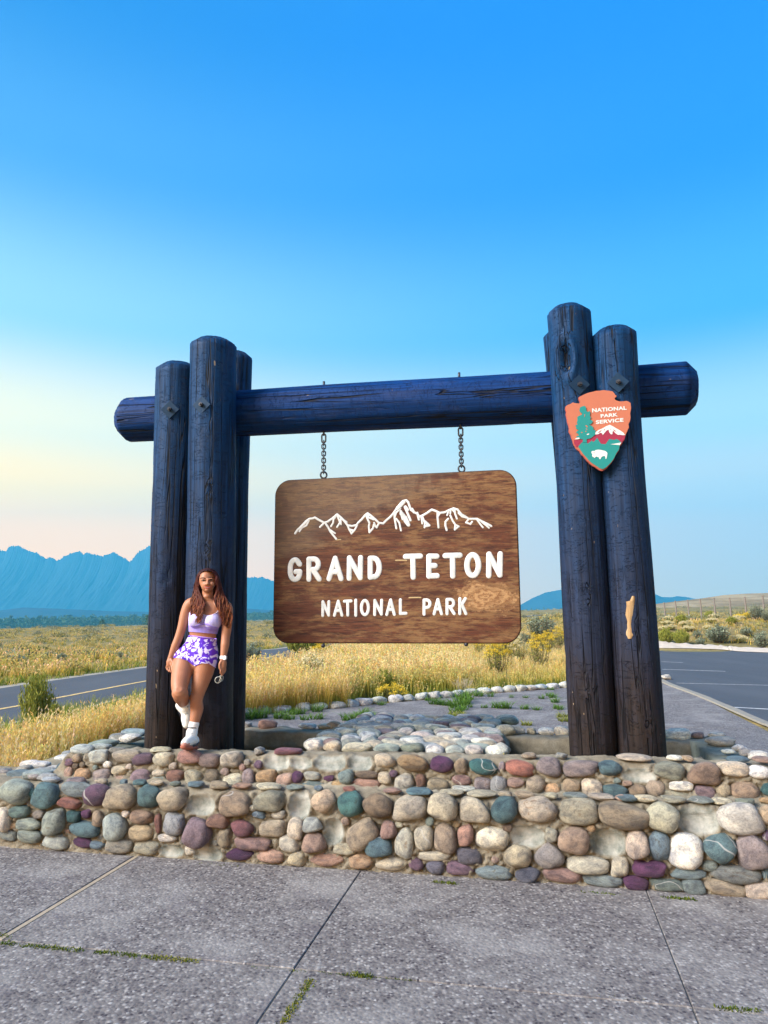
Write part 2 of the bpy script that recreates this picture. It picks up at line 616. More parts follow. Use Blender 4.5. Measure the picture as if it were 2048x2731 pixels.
yel = [gz(0, 1892), gz(137, 1865), gz(394, 1816)]
yel = [yel[0] + (yel[0] - yel[2]) * 2.2 + Vector((-3.0, 0, 0)), yel[0] + (yel[0] - yel[2]) * .8 + Vector((-.55, 0, 0))] + yel + [gz(650, 1768) + Vector((.2, 0, 0)), gz(770, 1741), gz(900, 1722), Vector((6, 78, 0)), Vector((25, 130, 0)), Vector((60, 210, 0))]
for p in yel: p.z = 0
road_line = smooth_line(yel, 14)
ribbon('road', road_line, (-3.0, 2.3), .004, ASPHALT, 'two lane asphalt road passing on the left', 5)
ribbon('centre_line', road_line, (-.07, .07), .010, YELLOW_LINE, 'solid yellow centre line of the road')
ribbon('edge_line', road_line, (1.60, 1.70), .010, WHITE_LINE, 'white edge line on the near side of the road')
k = plain('road_gravel', (.33, .29, .23), .95, .1, var=.4, scale=20)
ribbon('road_shoulder', road_line, (2.25, 2.7), .001, k, 'gravel shoulder on the near side of the road')
ribbon('road_shoulder', road_line, (-3.45, -2.95), .001, k, 'gravel shoulder on the far side of the road')

lot = [uv(3.56, -9), uv(3.56, 6), Vector((6.25, 11.4, 0)), Vector((6.42, 12.3, 0)), Vector((7.08, 16.1, 0)), Vector((7.62, 19.7, 0)), Vector((9.3, 26.5, 0)), Vector((12.2, 34.2, 0)), Vector((13.8, 39, 0)), gz(1765, 1728) * 1.05, gz(1913, 1731) * 1.05, gz(2048, 1738) * 1.05, Vector((27, 29.5, 0)), Vector((40, 22, 0)), Vector((44, -9, 0))]
_e = smooth_line(lot[1:7], 8)
_lp = [lot[0]] + [p + Vector((-.08, 0, 0)) for p in _e] + lot[7:]
tag(place('parking_lot', new_mesh('parking_lot', [(p.x, p.y, .004) for p in _lp], [range(len(_lp))], False), ASPHALT), 'dark asphalt parking lot on the right', kind='structure')
kb = []
for i, p in enumerate(_e):
    t = (_e[min(i + 1, len(_e) - 1)] - _e[max(i - 1, 0)]).normalized()
    nr = Vector((t.y, -t.x, 0))
    j = random.uniform(-.012, .012)
    kb.append([p - nr * .17 + Z * .0, p - nr * .16 + Z * .03, p - nr * .02 + Z * (.032 + j * .3), p + nr * (.02 + j) + Z * .0])
tag(place('kerb', grid_mesh('kerb', np.array([[tuple(q) for q in r] for r in kb]), False), CONC), 'low worn concrete kerb between paving and parking lot', kind='structure')
K7 = .42194
for (x0, y0, x1, y1, w) in [(985, 627, 1120, 633, .10), (990, 675, 1390, 688, .11), (1080, 762, 1659, 776, .07), (1440, 915, 1720, 930, .11)]:
    a, b = gz(1348 + K7 * x0, 1500 + K7 * y0, .009), gz(1348 + K7 * x1, 1500 + K7 * y1, .009)
    t = (b - a).normalized(); nr = Vector((-t.y, t.x, 0)) * w / 2
    tag(place('parking_line', new_mesh('parking_line', [a - nr, b - nr, b + nr, a + nr], [(0, 1, 2, 3)], False), WHITE_LINE), 'worn white stall line on the parking lot', kind='structure')
# pale dirt bank along the far side of the lot
rows = []
_far = [Vector((11.5, 37.5, 0)), gz(1765, 1729), gz(1913, 1732), gz(2048, 1739), Vector((26, 28.6, 0)), Vector((36, 24, 0))]
_far[0] = Vector((13.2, 37.6, 0))
for i, p in enumerate(smooth_line(_far, 16)):
    r = []
    for j, o in enumerate((-.75, -.3, .25, .8, 1.15, 1.6)):
        x, y = p.x + .35 * o, p.y + o
        r.append((x, y, float(land_z(x, y)) + .03 + (.0, .035, .07, .11, .09, -.06)[j] + (random.uniform(-.04, .05) if 0 < j < 5 else 0)))
    rows.append(r)
tag(place('dirt_bank', grid_mesh('dirt_bank', np.array(rows)), plain('pale_dirt', (.50, .42, .34), .95, .1, var=.3, scale=3)), 'pale bare dirt verge along the far edge of the lot', kind='structure')

# ------------------------------------------------------------------ the stones
HUE = dict(W=(.70, .69, .64), C=(.50, .465, .385), T=(.34, .285, .215), O=(.46, .325, .19), B=(.19, .145, .11), R=(.27, .125, .105), K=(.40, .285, .24),
           P=(.16, .105, .165), D=(.085, .035, .095), G=(.25, .30, .275), E=(.05, .135, .15), L=(.135, .20, .255), Y=(.33, .32, .30), M=(.29, .24, .25), U=(.37, .42, .44))


def hue(code):
    cs = [HUE[q] for q in code]
    return tuple(sum(c[i] for c in cs) / len(cs) for i in range(3))


def pebble_mesh(seed, sub=3):
    r = random.Random(seed)
    bm = bmesh.new()
    bmesh.ops.create_icosphere(bm, subdivisions=sub, radius=1)
    ex = r.uniform(2.0, 3.4)
    off = Vector((r.uniform(0, 50), r.uniform(0, 50), r.uniform(0, 50)))
    flat = [(Vector((r.uniform(-1, 1), r.uniform(-1, .2), r.uniform(-1, 1))).normalized(), r.uniform(.66, .95)) for _ in range(5)]
    for v in bm.verts:
        d = v.co.normalized()
        s = (abs(d.x) ** ex + abs(d.y) ** ex + abs(d.z) ** ex) ** (-1 / ex)
        p = d * s
        p *= 1 + .20 * mnoise.noise(d * .9 + off) + .075 * mnoise.noise(d * 2.3 + off) + .018 * mnoise.noise(d * 7 + off)
        for nrm, lim in flat:
            e = p.dot(nrm) - lim
            if e > 0: p -= nrm * e * .7
        v.co = p
    for ax in range(3):
        lo = min(v.co[ax] for v in bm.verts); hi = max(v.co[ax] for v in bm.verts)
        for v in bm.verts: v.co[ax] = (v.co[ax] - (lo + hi) / 2) / ((hi - lo) / 2)
    return bm_mesh(bm, 'stone', True)


k = NM('river_stone', .52, .4)
oi = k.n('ObjectInfo')
tc = k.n('TexCoord')
sc = k.n('VectorMath', {0: tc.outputs['Object']}, operation='ADD')
rv = k.n('CombineXYZ', {'X': k.math('MULTIPLY', oi.outputs['Random'], 37.), 'Y': k.math('MULTIPLY', oi.outputs['Random'], 91.), 'Z': oi.outputs['Random']})
k.put(sc.inputs[1], rv)
n1 = k.noise(sc, 1.4, 6, .6, .6)
n2 = k.noise(sc, 9., 5, .7)
n3 = k.noise(sc, 36., 3, .7)
c = k.mix(k.ramp(n1, [(.34, 0.), (.5, .5), (.68, 1.)]), k.mix(1., oi.outputs['Color'], (.50, .50, .54), 'MULTIPLY'), k.mix(1., oi.outputs['Color'], (1.42, 1.35, 1.22), 'MULTIPLY'))
c = k.mix(k.ramp(n2, [(.38, .6), (.52, 0.)]), c, k.mix(1., c, (.5, .46, .44), 'MULTIPLY'))
c = k.mix(k.ramp(n3, [(.60, 0.), (.68, .5)]), c, (.62, .60, .55))
c = k.mix(k.ramp(k.noise(sc, 24., 4, .75), [(.30, .75), (.40, 0.)]), c, k.mix(1., c, (.30, .27, .25), 'MULTIPLY'))
c = k.mix(k.math('MULTIPLY', k.ramp(k.noise(sc, 2.3, 4, .6, .8), [(.58, 0.), (.66, .55)]), k.ramp(oi.outputs['Random'], [(.35, 1.), (.36, 0.)])), c, k.mix(1., c, (.62, .40, .24), 'MULTIPLY'))
vn = k.noise(sc, .55, 0, .5, 0)
vm = k.math('MULTIPLY', k.ramp(k.math('ABSOLUTE', k.math('SUBTRACT', vn, .5)), [(.006, .7), (.014, 0.)]), k.ramp(oi.outputs['Random'], [(.90, 0.), (.91, 1.)]))
c = k.mix(vm, c, (.66, .64, .60))
k.col(c)
k.rough(k.ramp(n2, [(.3, .40), (.7, .68)]))
k.bump(k.math('ADD', k.math('MULTIPLY', n2, .7), k.math('MULTIPLY', n3, .6)), .9, .02)
STONE = k.m
PEB = [pebble_mesh(100 + i) for i in range(22)]
for m in PEB: m.materials.append(STONE)


def stone(parent, c, ax, half, code, shape=None, name='stone', jit=.24):
    """ax = (along, outward, up): a pebble with half sizes half along them"""
    o = bpy.data.objects.new(name, PEB[random.randrange(len(PEB)) if shape is None else shape])
    COL.objects.link(o)
    fx, fz = random.choice((1, -1)), random.choice((1, -1))
    a, n, u = ax
    a = a * fx; u = u * fz; n = n * (1 if fx * fz > 0 else 1)
    M = Matrix(((a.x * half[0], n.x * half[1], u.x * half[2], 0), (a.y * half[0], n.y * half[1], u.y * half[2], 0), (a.z * half[0], n.z * half[1], u.z * half[2], 0), (0, 0, 0, 1)))
    if parent is not None:
        o.parent = parent
        c = c - parent.location
    o.matrix_basis = Matrix.Translation(c) @ M
    h = hue(code)
    j = [random.uniform(1 - jit, 1 + jit) * (1.2 if jit > .1 else 1.0)] * 3
    o.color = (min(1, h[0] * j[0] * random.uniform(.93, 1.07)), min(1, h[1] * j[1]), min(1, h[2] * j[2] * random.uniform(.93, 1.07)), 1)
    return o


# stones of the front wall: x, y, width, height (in survey units of three overlapping strips), colour, surface
# F lower face, f lower face top row, U upper face, u upper face top row, L ledge, T wall top; S = an empty socket in the mortar
ST = {'A': '''625 208 135 85 W u;795 205 190 80 C u;905 223 140 75 P u;1035 222 135 88 C u;1203 207 158 92 KR u;1320 230 150 85 MB u;1467 224 142 102 C u;965 180 150 40 C T;1120 190 60 40 Y T;1555 215 60 60 Y T
437 313 55 80 K U;530 322 120 80 O U;655 335 120 95 M U;753 295 112 55 C U;890 332 130 88 PM U;775 355 110 60 K U;1003 312 90 42 CY U;1003 355 110 50 G U;1110 328 115 72 BR U;1225 338 118 88 C U;1342 330 100 82 BT U;1475 357 140 80 C U;1572 335 80 98 M U
445 372 130 34 M L;290 362 130 38 U L;600 378 90 26 C L;750 380 50 25 L L;845 388 95 30 LE L;965 385 100 25 C L;1070 396 80 40 G L;1195 402 115 34 L L;1335 414 135 55 T L;1505 407 130 35 K L
105 430 222 142 G f;207 443 42 112 E f 38;298 450 176 155 EL f;490 415 220 92 LG f;615 453 190 138 PD f;772 463 196 152 CO f;950 458 148 138 EL f;1092 475 192 140 T f;1490 507 200 152 TB f;1275 512 190 125 S f
435 503 165 65 R F;125 555 135 75 GE F;30 605 100 140 W F;248 573 85 55 Y F;180 635 175 78 G F;350 617 145 158 UG F;472 587 85 75 E F;547 570 65 58 D F;622 602 85 102 T F;540 667 200 98 LE F;728 655 158 168 GU F;893 588 155 84 TR F;890 690 168 100 OT F;1000 630 45 118 R F;1105 630 128 138 U F;1250 687 185 178 PM F;1382 610 150 86 KR F;1418 722 95 120 BT F;1535 657 150 96 DR F;1580 757 200 86 MR F;1625 575 68 44 L F;1060 722 130 50 W F
55 703 120 62 YG F;188 713 180 85 G F;362 745 175 92 GU F;530 750 145 62 D F;615 770 110 55 L F;755 770 180 88 GT F;930 783 175 94 CG F;1205 800 80 60 W F;1515 827 185 74 D F;1090 800 170 75 S F;1320 822 200 85 S F''',
      'B': '''170 198 180 52 DR T;820 235 130 92 C u;1000 250 198 108 BO u;1182 256 146 96 D u;1300 265 88 92 TO u;1445 272 176 94 E u;1560 270 42 58 M u;140 245 180 88 S u;295 250 150 68 S u;475 245 210 98 S u;665 250 160 94 S u
70 333 137 84 O U;192 355 110 84 K U;268 338 76 70 D U;360 328 106 50 CG U;468 348 68 40 D U;578 335 96 90 LG U;705 322 148 50 B U;820 345 83 74 C U;942 372 124 106 WG U;1047 358 66 74 RB U;1158 385 132 86 T U;1305 357 122 60 RM U;1440 383 106 82 M U;1535 395 116 122 YL U;365 390 156 60 LG U;515 385 112 55 O U;700 385 192 76 RK U;850 403 80 36 T U
60 415 170 52 C L;235 415 122 42 G L;375 428 60 25 L L;585 424 88 28 R L;860 430 122 30 K L;1030 442 172 46 LE L;1240 440 155 38 C L;1320 412 152 40 W L;1430 452 192 46 C L;1580 452 90 35 T L
95 482 198 128 TG f;432 498 156 138 OC f;602 508 166 146 E f;778 517 187 142 B f;982 530 214 152 C f;1188 523 184 162 C f;1385 542 202 148 CT f;1575 540 168 148 EL f;285 520 140 160 S f;33 578 70 44 L F;148 575 94 50 CG F
113 660 172 106 TC F;260 663 102 130 C F;365 640 127 94 UY F;680 700 216 166 T F 25;848 672 104 114 RM F;780 775 174 130 LE F;943 755 117 182 WG F;1068 722 120 162 YC F;1205 730 142 188 BT F;1330 705 100 127 KR F;1495 730 212 146 CW F;495 685 130 165 S F
220 752 132 107 C F;378 752 152 127 BK F;40 760 132 76 RM F;570 790 152 70 C F;1130 838 212 66 WC F;1350 838 172 112 PL F
98 835 184 86 K F;268 848 116 90 CT F;450 862 227 86 RK F;668 868 157 94 OT F;862 882 202 96 C F;1018 885 97 72 P F;1140 905 114 90 LP F;1297 915 182 82 P F;1508 942 222 90 GL F''',
      'C': '''92 280 182 97 R u;272 273 152 120 M u;480 285 222 97 MY u;662 280 142 97 EL u;1033 297 182 107 TG u;1258 312 207 137 B u;1435 287 177 92 C u;1600 305 132 82 W u;1800 322 170 100 T u;835 245 222 48 C T;145 242 100 45 T T;365 257 75 52 Y T;1125 257 75 36 C T;1190 262 80 40 T T;1085 230 110 28 W T;1515 258 140 45 L T;1680 262 130 45 K T;840 325 210 84 S u
65 372 113 60 K U;192 388 117 112 TC U;295 418 102 76 O U;415 395 113 86 T U;548 405 127 112 C U;685 425 167 86 LE U;770 378 60 34 K U;835 430 117 86 BT U;945 412 120 100 T U;1110 395 142 60 W U;1080 452 192 52 TG U;1260 437 127 92 PM U;1380 425 90 97 T U;1518 437 177 127 BK U;1660 415 80 74 E U;1790 430 140 100 C U
120 460 132 46 T L;290 470 92 52 C L;440 457 152 46 GL L;610 482 162 46 C L;740 472 97 28 K L;785 499 132 36 L L;890 480 152 40 C L;1075 494 152 40 GC L;1240 494 162 40 G L;1370 489 122 36 C L;1530 505 120 34 G L;1650 485 90 35 O L
205 545 243 150 CT f;455 555 243 160 TG f;745 580 308 163 BT f;990 590 198 182 C f;1483 598 274 188 WC f;1665 575 110 120 T f;1850 600 240 160 B f;1215 610 262 170 S f
290 702 74 82 C F;428 735 192 160 BK F;832 765 137 178 KC F;970 780 142 188 L F;1138 803 207 213 W F;1355 792 202 183 LE F;1570 812 200 208 MY F;1790 800 190 180 T F;138 712 225 132 S F;648 752 222 168 S F
75 840 175 142 CT F;275 837 187 168 YM F;522 892 268 112 CG F;722 902 110 132 C F;905 917 200 100 D F;1290 900 97 66 G F;1155 945 212 66 GL F;1455 950 292 112 LY F;1650 935 60 100 L F;1740 960 130 90 G F
140 952 157 90 DL F;365 960 247 96 RM F;615 987 242 78 GL F;825 1005 157 90 D F;1022 1017 217 86 GL F;1190 1027 142 96 GL F;1395 1042 262 106 CT F;1600 1047 172 106 WK F;1800 1060 200 100 K F'''}
ORG = {'A': (0, 1930), 'B': (680, 1930), 'C': (1348, 1930)}


def zf(u): return 1 + .017 * (u + 1.6)         # the wall stands a little taller towards the right


# mortar body of the front wall, as a fine lattice over its profile, pressed in at the empty sockets
prof = [(5.345, -.06), (5.36, 0), (5.385, .40), (5.395, .485), (5.43, .518), (5.50, .532), (5.565, .54), (5.605, .57), (5.62, .66), (5.63, .715), (5.665, .745), (5.75, .755), (5.86, .752), (5.885, .70), (5.89, .15)]
wall = empty('stone_wall', uv(-1.3, 5.6, 0))
tag(wall, 'two stepped wall of colourful rounded river stones set in mortar', 'stone wall')
N_UP = Vector((0, 0, 1))
wall_stones, sockets = [], []
for key, txt in ST.items():
    for rec in txt.replace('\n', ';').split(';'):
        q = rec.split()
        if not q: continue
        x, y, w, h = (float(t) for t in q[:4])
        code, surf = q[4], q[5]
        rot = radians(float(q[6])) if len(q) > 6 else radians(random.uniform(-6, 6))
        px, py = ORG[key][0] + K7 * x, ORG[key][1] + K7 * y
        if surf in 'LT':
            zz = (.545 if surf == 'L' else .765)
            p = gz(px, py, zz)
            for _ in range(2): p = gz(px, py, zz * zf(p.dot(U)))
            vv = p.dot(V)
            lo, hi = ((5.45, 5.56) if surf == 'L' else (5.70, 5.84))
            if not lo <= vv <= hi:
                p = p + V * (min(max(vv, lo), hi) - vv)
            sc = (p - CAM).dot(_f) / FPX * K7
            half = Vector((w / 2 * sc, max(h / 2 * sc * 1.35, min(w * .33 * sc, .07)), max(h * .42 * sc, .022)))
            wall_stones.append((p, (U, V, Z), half, code, surf))
        else:
            vf = {'F': 5.372, 'f': 5.395, 'U': 5.605, 'u': 5.635}[surf]
            p = on_v(px, py, vf)
            sc = (p - CAM).dot(_f) / FPX * K7
            a = U * cos(rot) + Z * sin(rot); b = Z * cos(rot) - U * sin(rot)
            if code == 'S':
                sockets.append((p.dot(U), p.z, vf, w / 2 * sc, h / 2 * sc))
                continue
            m = min(w, h) * sc
            d = min(m * .52, .09)
            inset = d * random.uniform(-.02, .30)
            if surf in 'fu': inset -= .004
            wall_stones.append((p + V * inset, (a, -V, b), Vector((w / 2 * sc * 1.04, d * 1.05, h / 2 * sc * 1.04)), code, surf))
# small stones pressed into the wider gaps
rf = random.Random(31)
tries = 0
while len(wall_stones) < 278 and tries < 6000:
    tries += 1
    u = rf.uniform(-4.4, 1.7)
    face = rf.random() < .72
    z = rf.uniform(.05, .40) if face else rf.uniform(.59, .69)
    if not face and u < -3.95: continue
    vf = 5.372 if face else 5.605
    r = rf.uniform(.022, .042)
    ok = all((((u - p.dot(U)) / (h.x + r)) ** 2 + ((z - p.z) / (h.z + r)) ** 2) > .95 for p, ax, h, cd, sf in wall_stones if abs(p.dot(V) - vf) < .12)
    ok = ok and all((((u - su) / (a + r)) ** 2 + ((z - sz) / (b + r)) ** 2) > 1 for su, sz, sv, a, b in sockets if abs(sv - vf) < .1)
    if ok: wall_stones.append((uv(u, vf + .004, z), (U, -V, Z), Vector((r * rf.uniform(1, 1.35), r * .8, r)), rf.choice(['C', 'T', 'Y', 'M', 'K', 'G', 'L', 'W', 'B', 'P', 'O']), 'F'))
print('WALL STONES', len(wall_stones))
# off both ends the wall goes on: more of the same
for row, (vf, zc, hh) in enumerate([(5.375, .07, .05), (5.375, .2, .07), (5.40, .44, .075), (5.61, .62, .04), (5.635, .735, .04)]):
    for side in (-1, 1):
        u = (-4.55 - .09 if side < 0 else 2.0)
        if side < 0 and row > 2: continue
        while (u > -4.8 if side < 0 else u < 2.75):
            w = random.uniform(.07, .11)
            wall_stones.append((uv(u, vf, zc * zf(u)), (U, -V, Z), Vector((w, hh * .9, hh * random.uniform(.8, 1.1))), random.choice(['C', 'T', 'G', 'M', 'K', 'L', 'B', 'W']), 'x'))
            u += side * (2.1 * w + .02)


def wall_mortar():
    pp = np.array(prof)
    seg = np.concatenate(([0], np.cumsum(np.hypot(*np.diff(pp, axis=0).T))))
    s = np.linspace(0, seg[-1], 118)
    pv, pz = np.interp(s, seg, pp[:, 0]), np.interp(s, seg, pp[:, 1])
    for _ in range(2):
        pv[1:-1] = (pv[:-2] + pv[1:-1] * 2 + pv[2:]) / 4; pz[1:-1] = (pz[:-2] + pz[1:-1] * 2 + pz[2:]) / 4
    us = np.arange(-4.86, 2.86, .0135)
    # outward normals of the profile
    tv, tz = np.gradient(pv), np.gradient(pz)
    L = np.hypot(tv, tz); nv, nz_ = -tz / L, tv / L
    Ug, _ = np.meshgrid(us, s, indexing='ij')
    Vg = pv[None] + 0 * Ug; Zg = pz[None] * zf(Ug)
    cap = .515 + .26 * sstep(-4.16, -3.90, Ug)
    Zg = np.minimum(Zg, cap)
    disp = (fbm(Ug * 9, s[None] * 9 + 3, 4) - .5) * .034 + (fbm(Ug * 34, s[None] * 34, 3) - .5) * .020 - .008
    sock = np.zeros_like(Ug)
    face = nv[None] < -.55
    # mortar swells up round each stone
    for p, ax, half, code, surf in wall_stones:
        if surf in 'LT': continue
        du = (Ug - p.dot(U)) / (half[0] + .012); dz = (Zg - p.z) / (half[2] + .012)
        r = np.sqrt(du ** 2 + dz ** 2)
        near = face & (np.abs(Vg - p.dot(V)) < .11)
        disp += near * (.012 * np.exp(-((r - 1.12) / .12) ** 2) - .022 * np.exp(-((r - .98) / .07) ** 2))
    for su, sz, sv, a, b in sockets:
        du = (Ug - su) / a; dz = (Zg - sz) / b
        r = (np.abs(du) ** 2.4 + np.abs(dz) ** 2.4) ** (1 / 2.4)
        near = (nv[None] < -.2) & (np.abs(Vg - sv) < .09)
        bowl = near * np.clip(1 - r ** 2, 0, 1) ** .6
        disp = disp * (1 - .7 * (bowl > 0)) - bowl * min(a, b) * .62 + near * .016 * np.exp(-((r - 1.06) / .12) ** 2)
        sock = np.maximum(sock, near * sstep(1.04, .92, r))
    P = U_np[None, None] * Ug[..., None] + V_np[None, None] * (Vg + disp * nv[None])[..., None]
    P[..., 2] += Zg + disp * nz_[None]
    tint = np.stack([sock, sock, sock, np.ones_like(sock)], -1)
    return grid_mesh('mortar', P, True, {'socket': tint})


U_np, V_np = np.array(U), np.array(V)
k = NM('mortar', .93, .15)
co = k.coord('Object')
n1 = k.noise(co, 7., 6, .65); n2 = k.noise(co, 110., 4, .75)
c = k.ramp(n1, [(.3, (.20, .17, .125)), (.5, (.31, .27, .20)), (.7, (.44, .395, .31))])
c = k.mix(k.ramp(n2, [(.35, .5), (.55, 0.)]), c, (.16, .13, .095))
at = k.n('Attribute', attribute_name='socket')
c = k.mix(at.outputs['Fac'], c, k.ramp(n1, [(.36, (.18, .20, .18)), (.5, (.36, .37, .33)), (.64, (.54, .53, .48))]))
k.col(c)
k.bump(n2, 1., .016)
MORTAR = k.m
MORTAR_BODY = place('mortar', wall_mortar(), MORTAR, wall, None)
for p, ax, half, code, surf in wall_stones:
    stone(wall, p, ax, half, code)

# ------------------------------------------------------------------ planter behind the front wall, with the cobbled bed in its middle
k = NM('old_concrete', .9, .2)
co = k.coord('Object')
n1 = k.noise(co, 5., 7, .7); n2 = k.noise(co, 45., 4, .7)
c = k.ramp(n1, [(.32, (.075, .085, .07)), (.5, (.15, .16, .13)), (.7, (.27, .265, .215))])
k.col(k.mix(k.ramp(n2, [(.32, .7), (.42, 0.)]), c, (.05, .055, .05)))
k.bump(n2, .4, .01)
OLDCONC = k.m
planter = empty('planter_box', uv(-1.2, 6.9, 0))
tag(planter, 'sunken concrete planter with pale stones along its rim behind the wall', 'planter')


def lumpy_box(name, u0, u1, v0, v1, z0, z1, m, parent, r=.03, seed=0.):
    """a block cast by hand: finely divided box with rounded, uneven edges"""
    bm = bmesh.new()
    bmesh.ops.create_cube(bm, size=1)
    for ax, L in ((0, u1 - u0), (1, v1 - v0), (2, z1 - z0)):
        pass
    cuts = max(2, int(max(u1 - u0, v1 - v0) / .09))
    bmesh.ops.subdivide_edges(bm, edges=[e for e in bm.edges if abs((e.verts[0].co - e.verts[1].co)[0 if u1 - u0 > v1 - v0 else 1]) > .5], cuts=cuts, use_grid_fill=True)
    bmesh.ops.subdivide_edges(bm, edges=list(bm.edges), cuts=2, use_grid_fill=True)
    for v in bm.verts:
        a, b, c = v.co.x + .5, v.co.y + .5, v.co.z + .5
        q = uv(u0 + a * (u1 - u0), v0 + b * (v1 - v0), z0 + c * (z1 - z0))
        n = mnoise.noise(q * 5 + Vector((seed, 0, 0)))
        v.co = q + Vector((n, mnoise.noise(q * 5 + Vector((9, seed, 0))), mnoise.noise(q * 6 + Vector((0, 4, seed))))) * r * (.5 if c < .7 else 1)
    return place(name, bm_mesh(bm, name, True), m, parent)


lumpy_box('back_wall', -3.98, 1.66, 7.14, 7.42, -.05, .50, OLDCONC, planter, .006)
lumpy_box('back_rim', -3.99, 1.68, 7.12, 7.44, .502, .675, MORTAR, planter, .03, 3.)
lumpy_box('side_wall', -4.0, -3.68, 5.90, 7.11, -.05, .66, OLDCONC, planter, .012, 5.)
lumpy_box('side_wall', 1.32, 1.66, 5.90, 7.11, -.05, .70, OLDCONC, planter, .012, 7.)
_p = [uv(a, b, .30) for a, b in ((-3.7, 5.88), (1.34, 5.88), (1.34, 7.15), (-3.7, 7.15))]
place('soil', new_mesh('soil', _p, [(0, 1, 2, 3)], False), SOIL, planter)
# lower ledge going round the left end of the wall
lumpy_box('end_ledge', -4.72, -4.02, 5.62, 7.3, -.05, .50, MORTAR, planter, .03, 11.)


def rim(px, py, z, w, h, code, lift=0., vlim=None):
    p = gz(px, py, z)
    if vlim: p += V * (min(max(p.dot(V), vlim[0]), vlim[1]) - p.dot(V))
    sc = (p - CAM).dot(_f) / FPX
    half = Vector((w / 2 * sc, min(w * .36 * sc, .12), h * .55 * sc))
    stone(planter, p + Z * lift, (U, V, Z), half, code)


def c6(x, y): return 640 + .5425 * x, 1700 + .5425 * y
def c7(x, y): return 1348 + K7 * x, 1500 + K7 * y
def cA(x, y): return K7 * x, 1930 + K7 * y


for x, y, w, h, cd in [(155, 424, 90, 52, 'KR'), (370, 417, 92, 26, 'W'), (462, 440, 82, 48, 'TO'), (470, 415, 95, 26, 'C'), (40, 425, 60, 28, 'Y')]:
    rim(*c6(x, y), .70, w * .5425, h * .5425, cd, 0, (7.16, 7.38))
for x, y, w, h, cd in [(62, 1048, 130, 66, 'W'), (258, 1066, 108, 46, 'W'), (358, 1070, 96, 70, 'W'), (1085, 1090, 158, 72, 'W'), (1212, 1090, 85, 36, 'MK'), (1320, 1085, 105, 38, 'W'), (165, 1065, 60, 40, 'C')]:
    rim(*c7(x, y), .70, w * K7, h * K7, cd, 0, (7.16, 7.40))
for x, y, w, h, cd in [(1355, 1135, 185, 62, 'WY'), (1480, 1172, 95, 42, 'W'), (1525, 1200, 90, 44, 'WY'), (1600, 1222, 125, 56, 'W'), (1410, 1195, 90, 30, 'W')]:
    rim(*c7(x, y), .73, w * K7, h * K7, cd, 0, (5.95, 7.3))
for x, y, w, h, cd in [(1188, 1225, 58, 62, 'TB'), (1090, 1245, 110, 28, 'W')]:
    rim(*c7(x, y), .66, w * K7, h * K7, cd, 0, (5.95, 6.3))
for x, y, w, h, cd in [(520, 165, 155, 60, 'U'), (655, 130, 172, 48, 'G'), (640, 155, 132, 56, 'U'), (850, 58, 165, 44, 'LU'), (820, 92, 142, 50, 'W'), (740, 88, 122, 52, 'UY'), (725, 178, 102, 44, 'Y')]:
    rim(*cA(x, y), .72, w * K7, h * K7, cd, 0, (5.70, 7.2))
for x, y, w, h, cd in [(240, 322, 185, 56, 'U'), (280, 342, 132, 44, 'UY'), (380, 300, 66, 100, 'EL'), (340, 312, 70, 44, 'U'), (190, 342, 90, 36, 'Y'), (300, 300, 120, 40, 'U')]:
    rim(*cA(x, y), .53, w * K7, h * K7, cd, 0, (5.50, 7.2))

for i in range(26):
    u, v = random.uniform(-4.68, -4.08), 5.68 + (i % 9) * .17 + random.uniform(-.03, .03)
    stone(planter, uv(u, v, .495 + .01 * random.random()), (U, V, Z), Vector((random.uniform(.08, .13), random.uniform(.06, .08), random.uniform(.035, .05))), random.choice(['U', 'G', 'Y', 'W', 'UW', 'UY', 'L']))
bed = empty('cobbled_bed', uv(-1.15, 7.0, 0))
tag(bed, 'raised bed of flat colourful cobbles between the two planter pits', 'cobbled bed')


def bed_z(v): return .755 - .03 * (v - 5.9) / 1.8


rows = []
for a in np.linspace(-2.02, -.30, 30):
    r = [tuple(uv(a, 5.87, .1)), tuple(uv(a, 5.875, .66))]
    for b in np.linspace(5.88, 7.98, 36):
        e = min(a + 2.02, -.30 - a, b - 5.8, 8.05 - b)
        zz = bed_z(b) - .035 + .02 * (vnoise(a * 14, b * 14) - .5) - .05 * max(0, 1 - e / .06)
        r.append(tuple(uv(a, b, zz)))
    r += [tuple(uv(a, 8.0, .6)), tuple(uv(a, 8.0, 0))]
    rows.append(r)
rows = [[(p[0], p[1], 0.) for p in rows[0]]] + rows + [[(p[0], p[1], 0.) for p in rows[-1]]]
place('mortar', grid_mesh('mortar', np.array(rows)), MORTAR, bed)
cells = []
rb = random.Random(8)
v = 5.93
while v < 7.95:
    dv = rb.uniform(.125, .165)
    u = -2.0 + rb.uniform(-.05, .03)
    while u < -.36:
        w = rb.uniform(.15, .27)
        cells.append((u + w / 2, v + dv / 2 + rb.uniform(-.02, .02), w / 2 * .97, dv / 2 * 1.06))
        u += w
    v += dv
for u, v, a, b in cells:
    if u > -.33: continue
    cd = rb.choice(['C', 'CW', 'W', 'U', 'WU', 'YW', 'M', 'KW', 'G', 'W', 'PM', 'C', 'W', 'GU', 'MK', 'CT', 'WU', 'W', 'C'])
    an = rb.uniform(-.15, .15)
    A = U * cos(an) + V * sin(an); B = V * cos(an) - U * sin(an)
    stone(bed, uv(u, v, bed_z(v) - .008 + rb.uniform(-.008, .008)), (A, B, Z), Vector((a, b, rb.uniform(.042, .06))), cd)

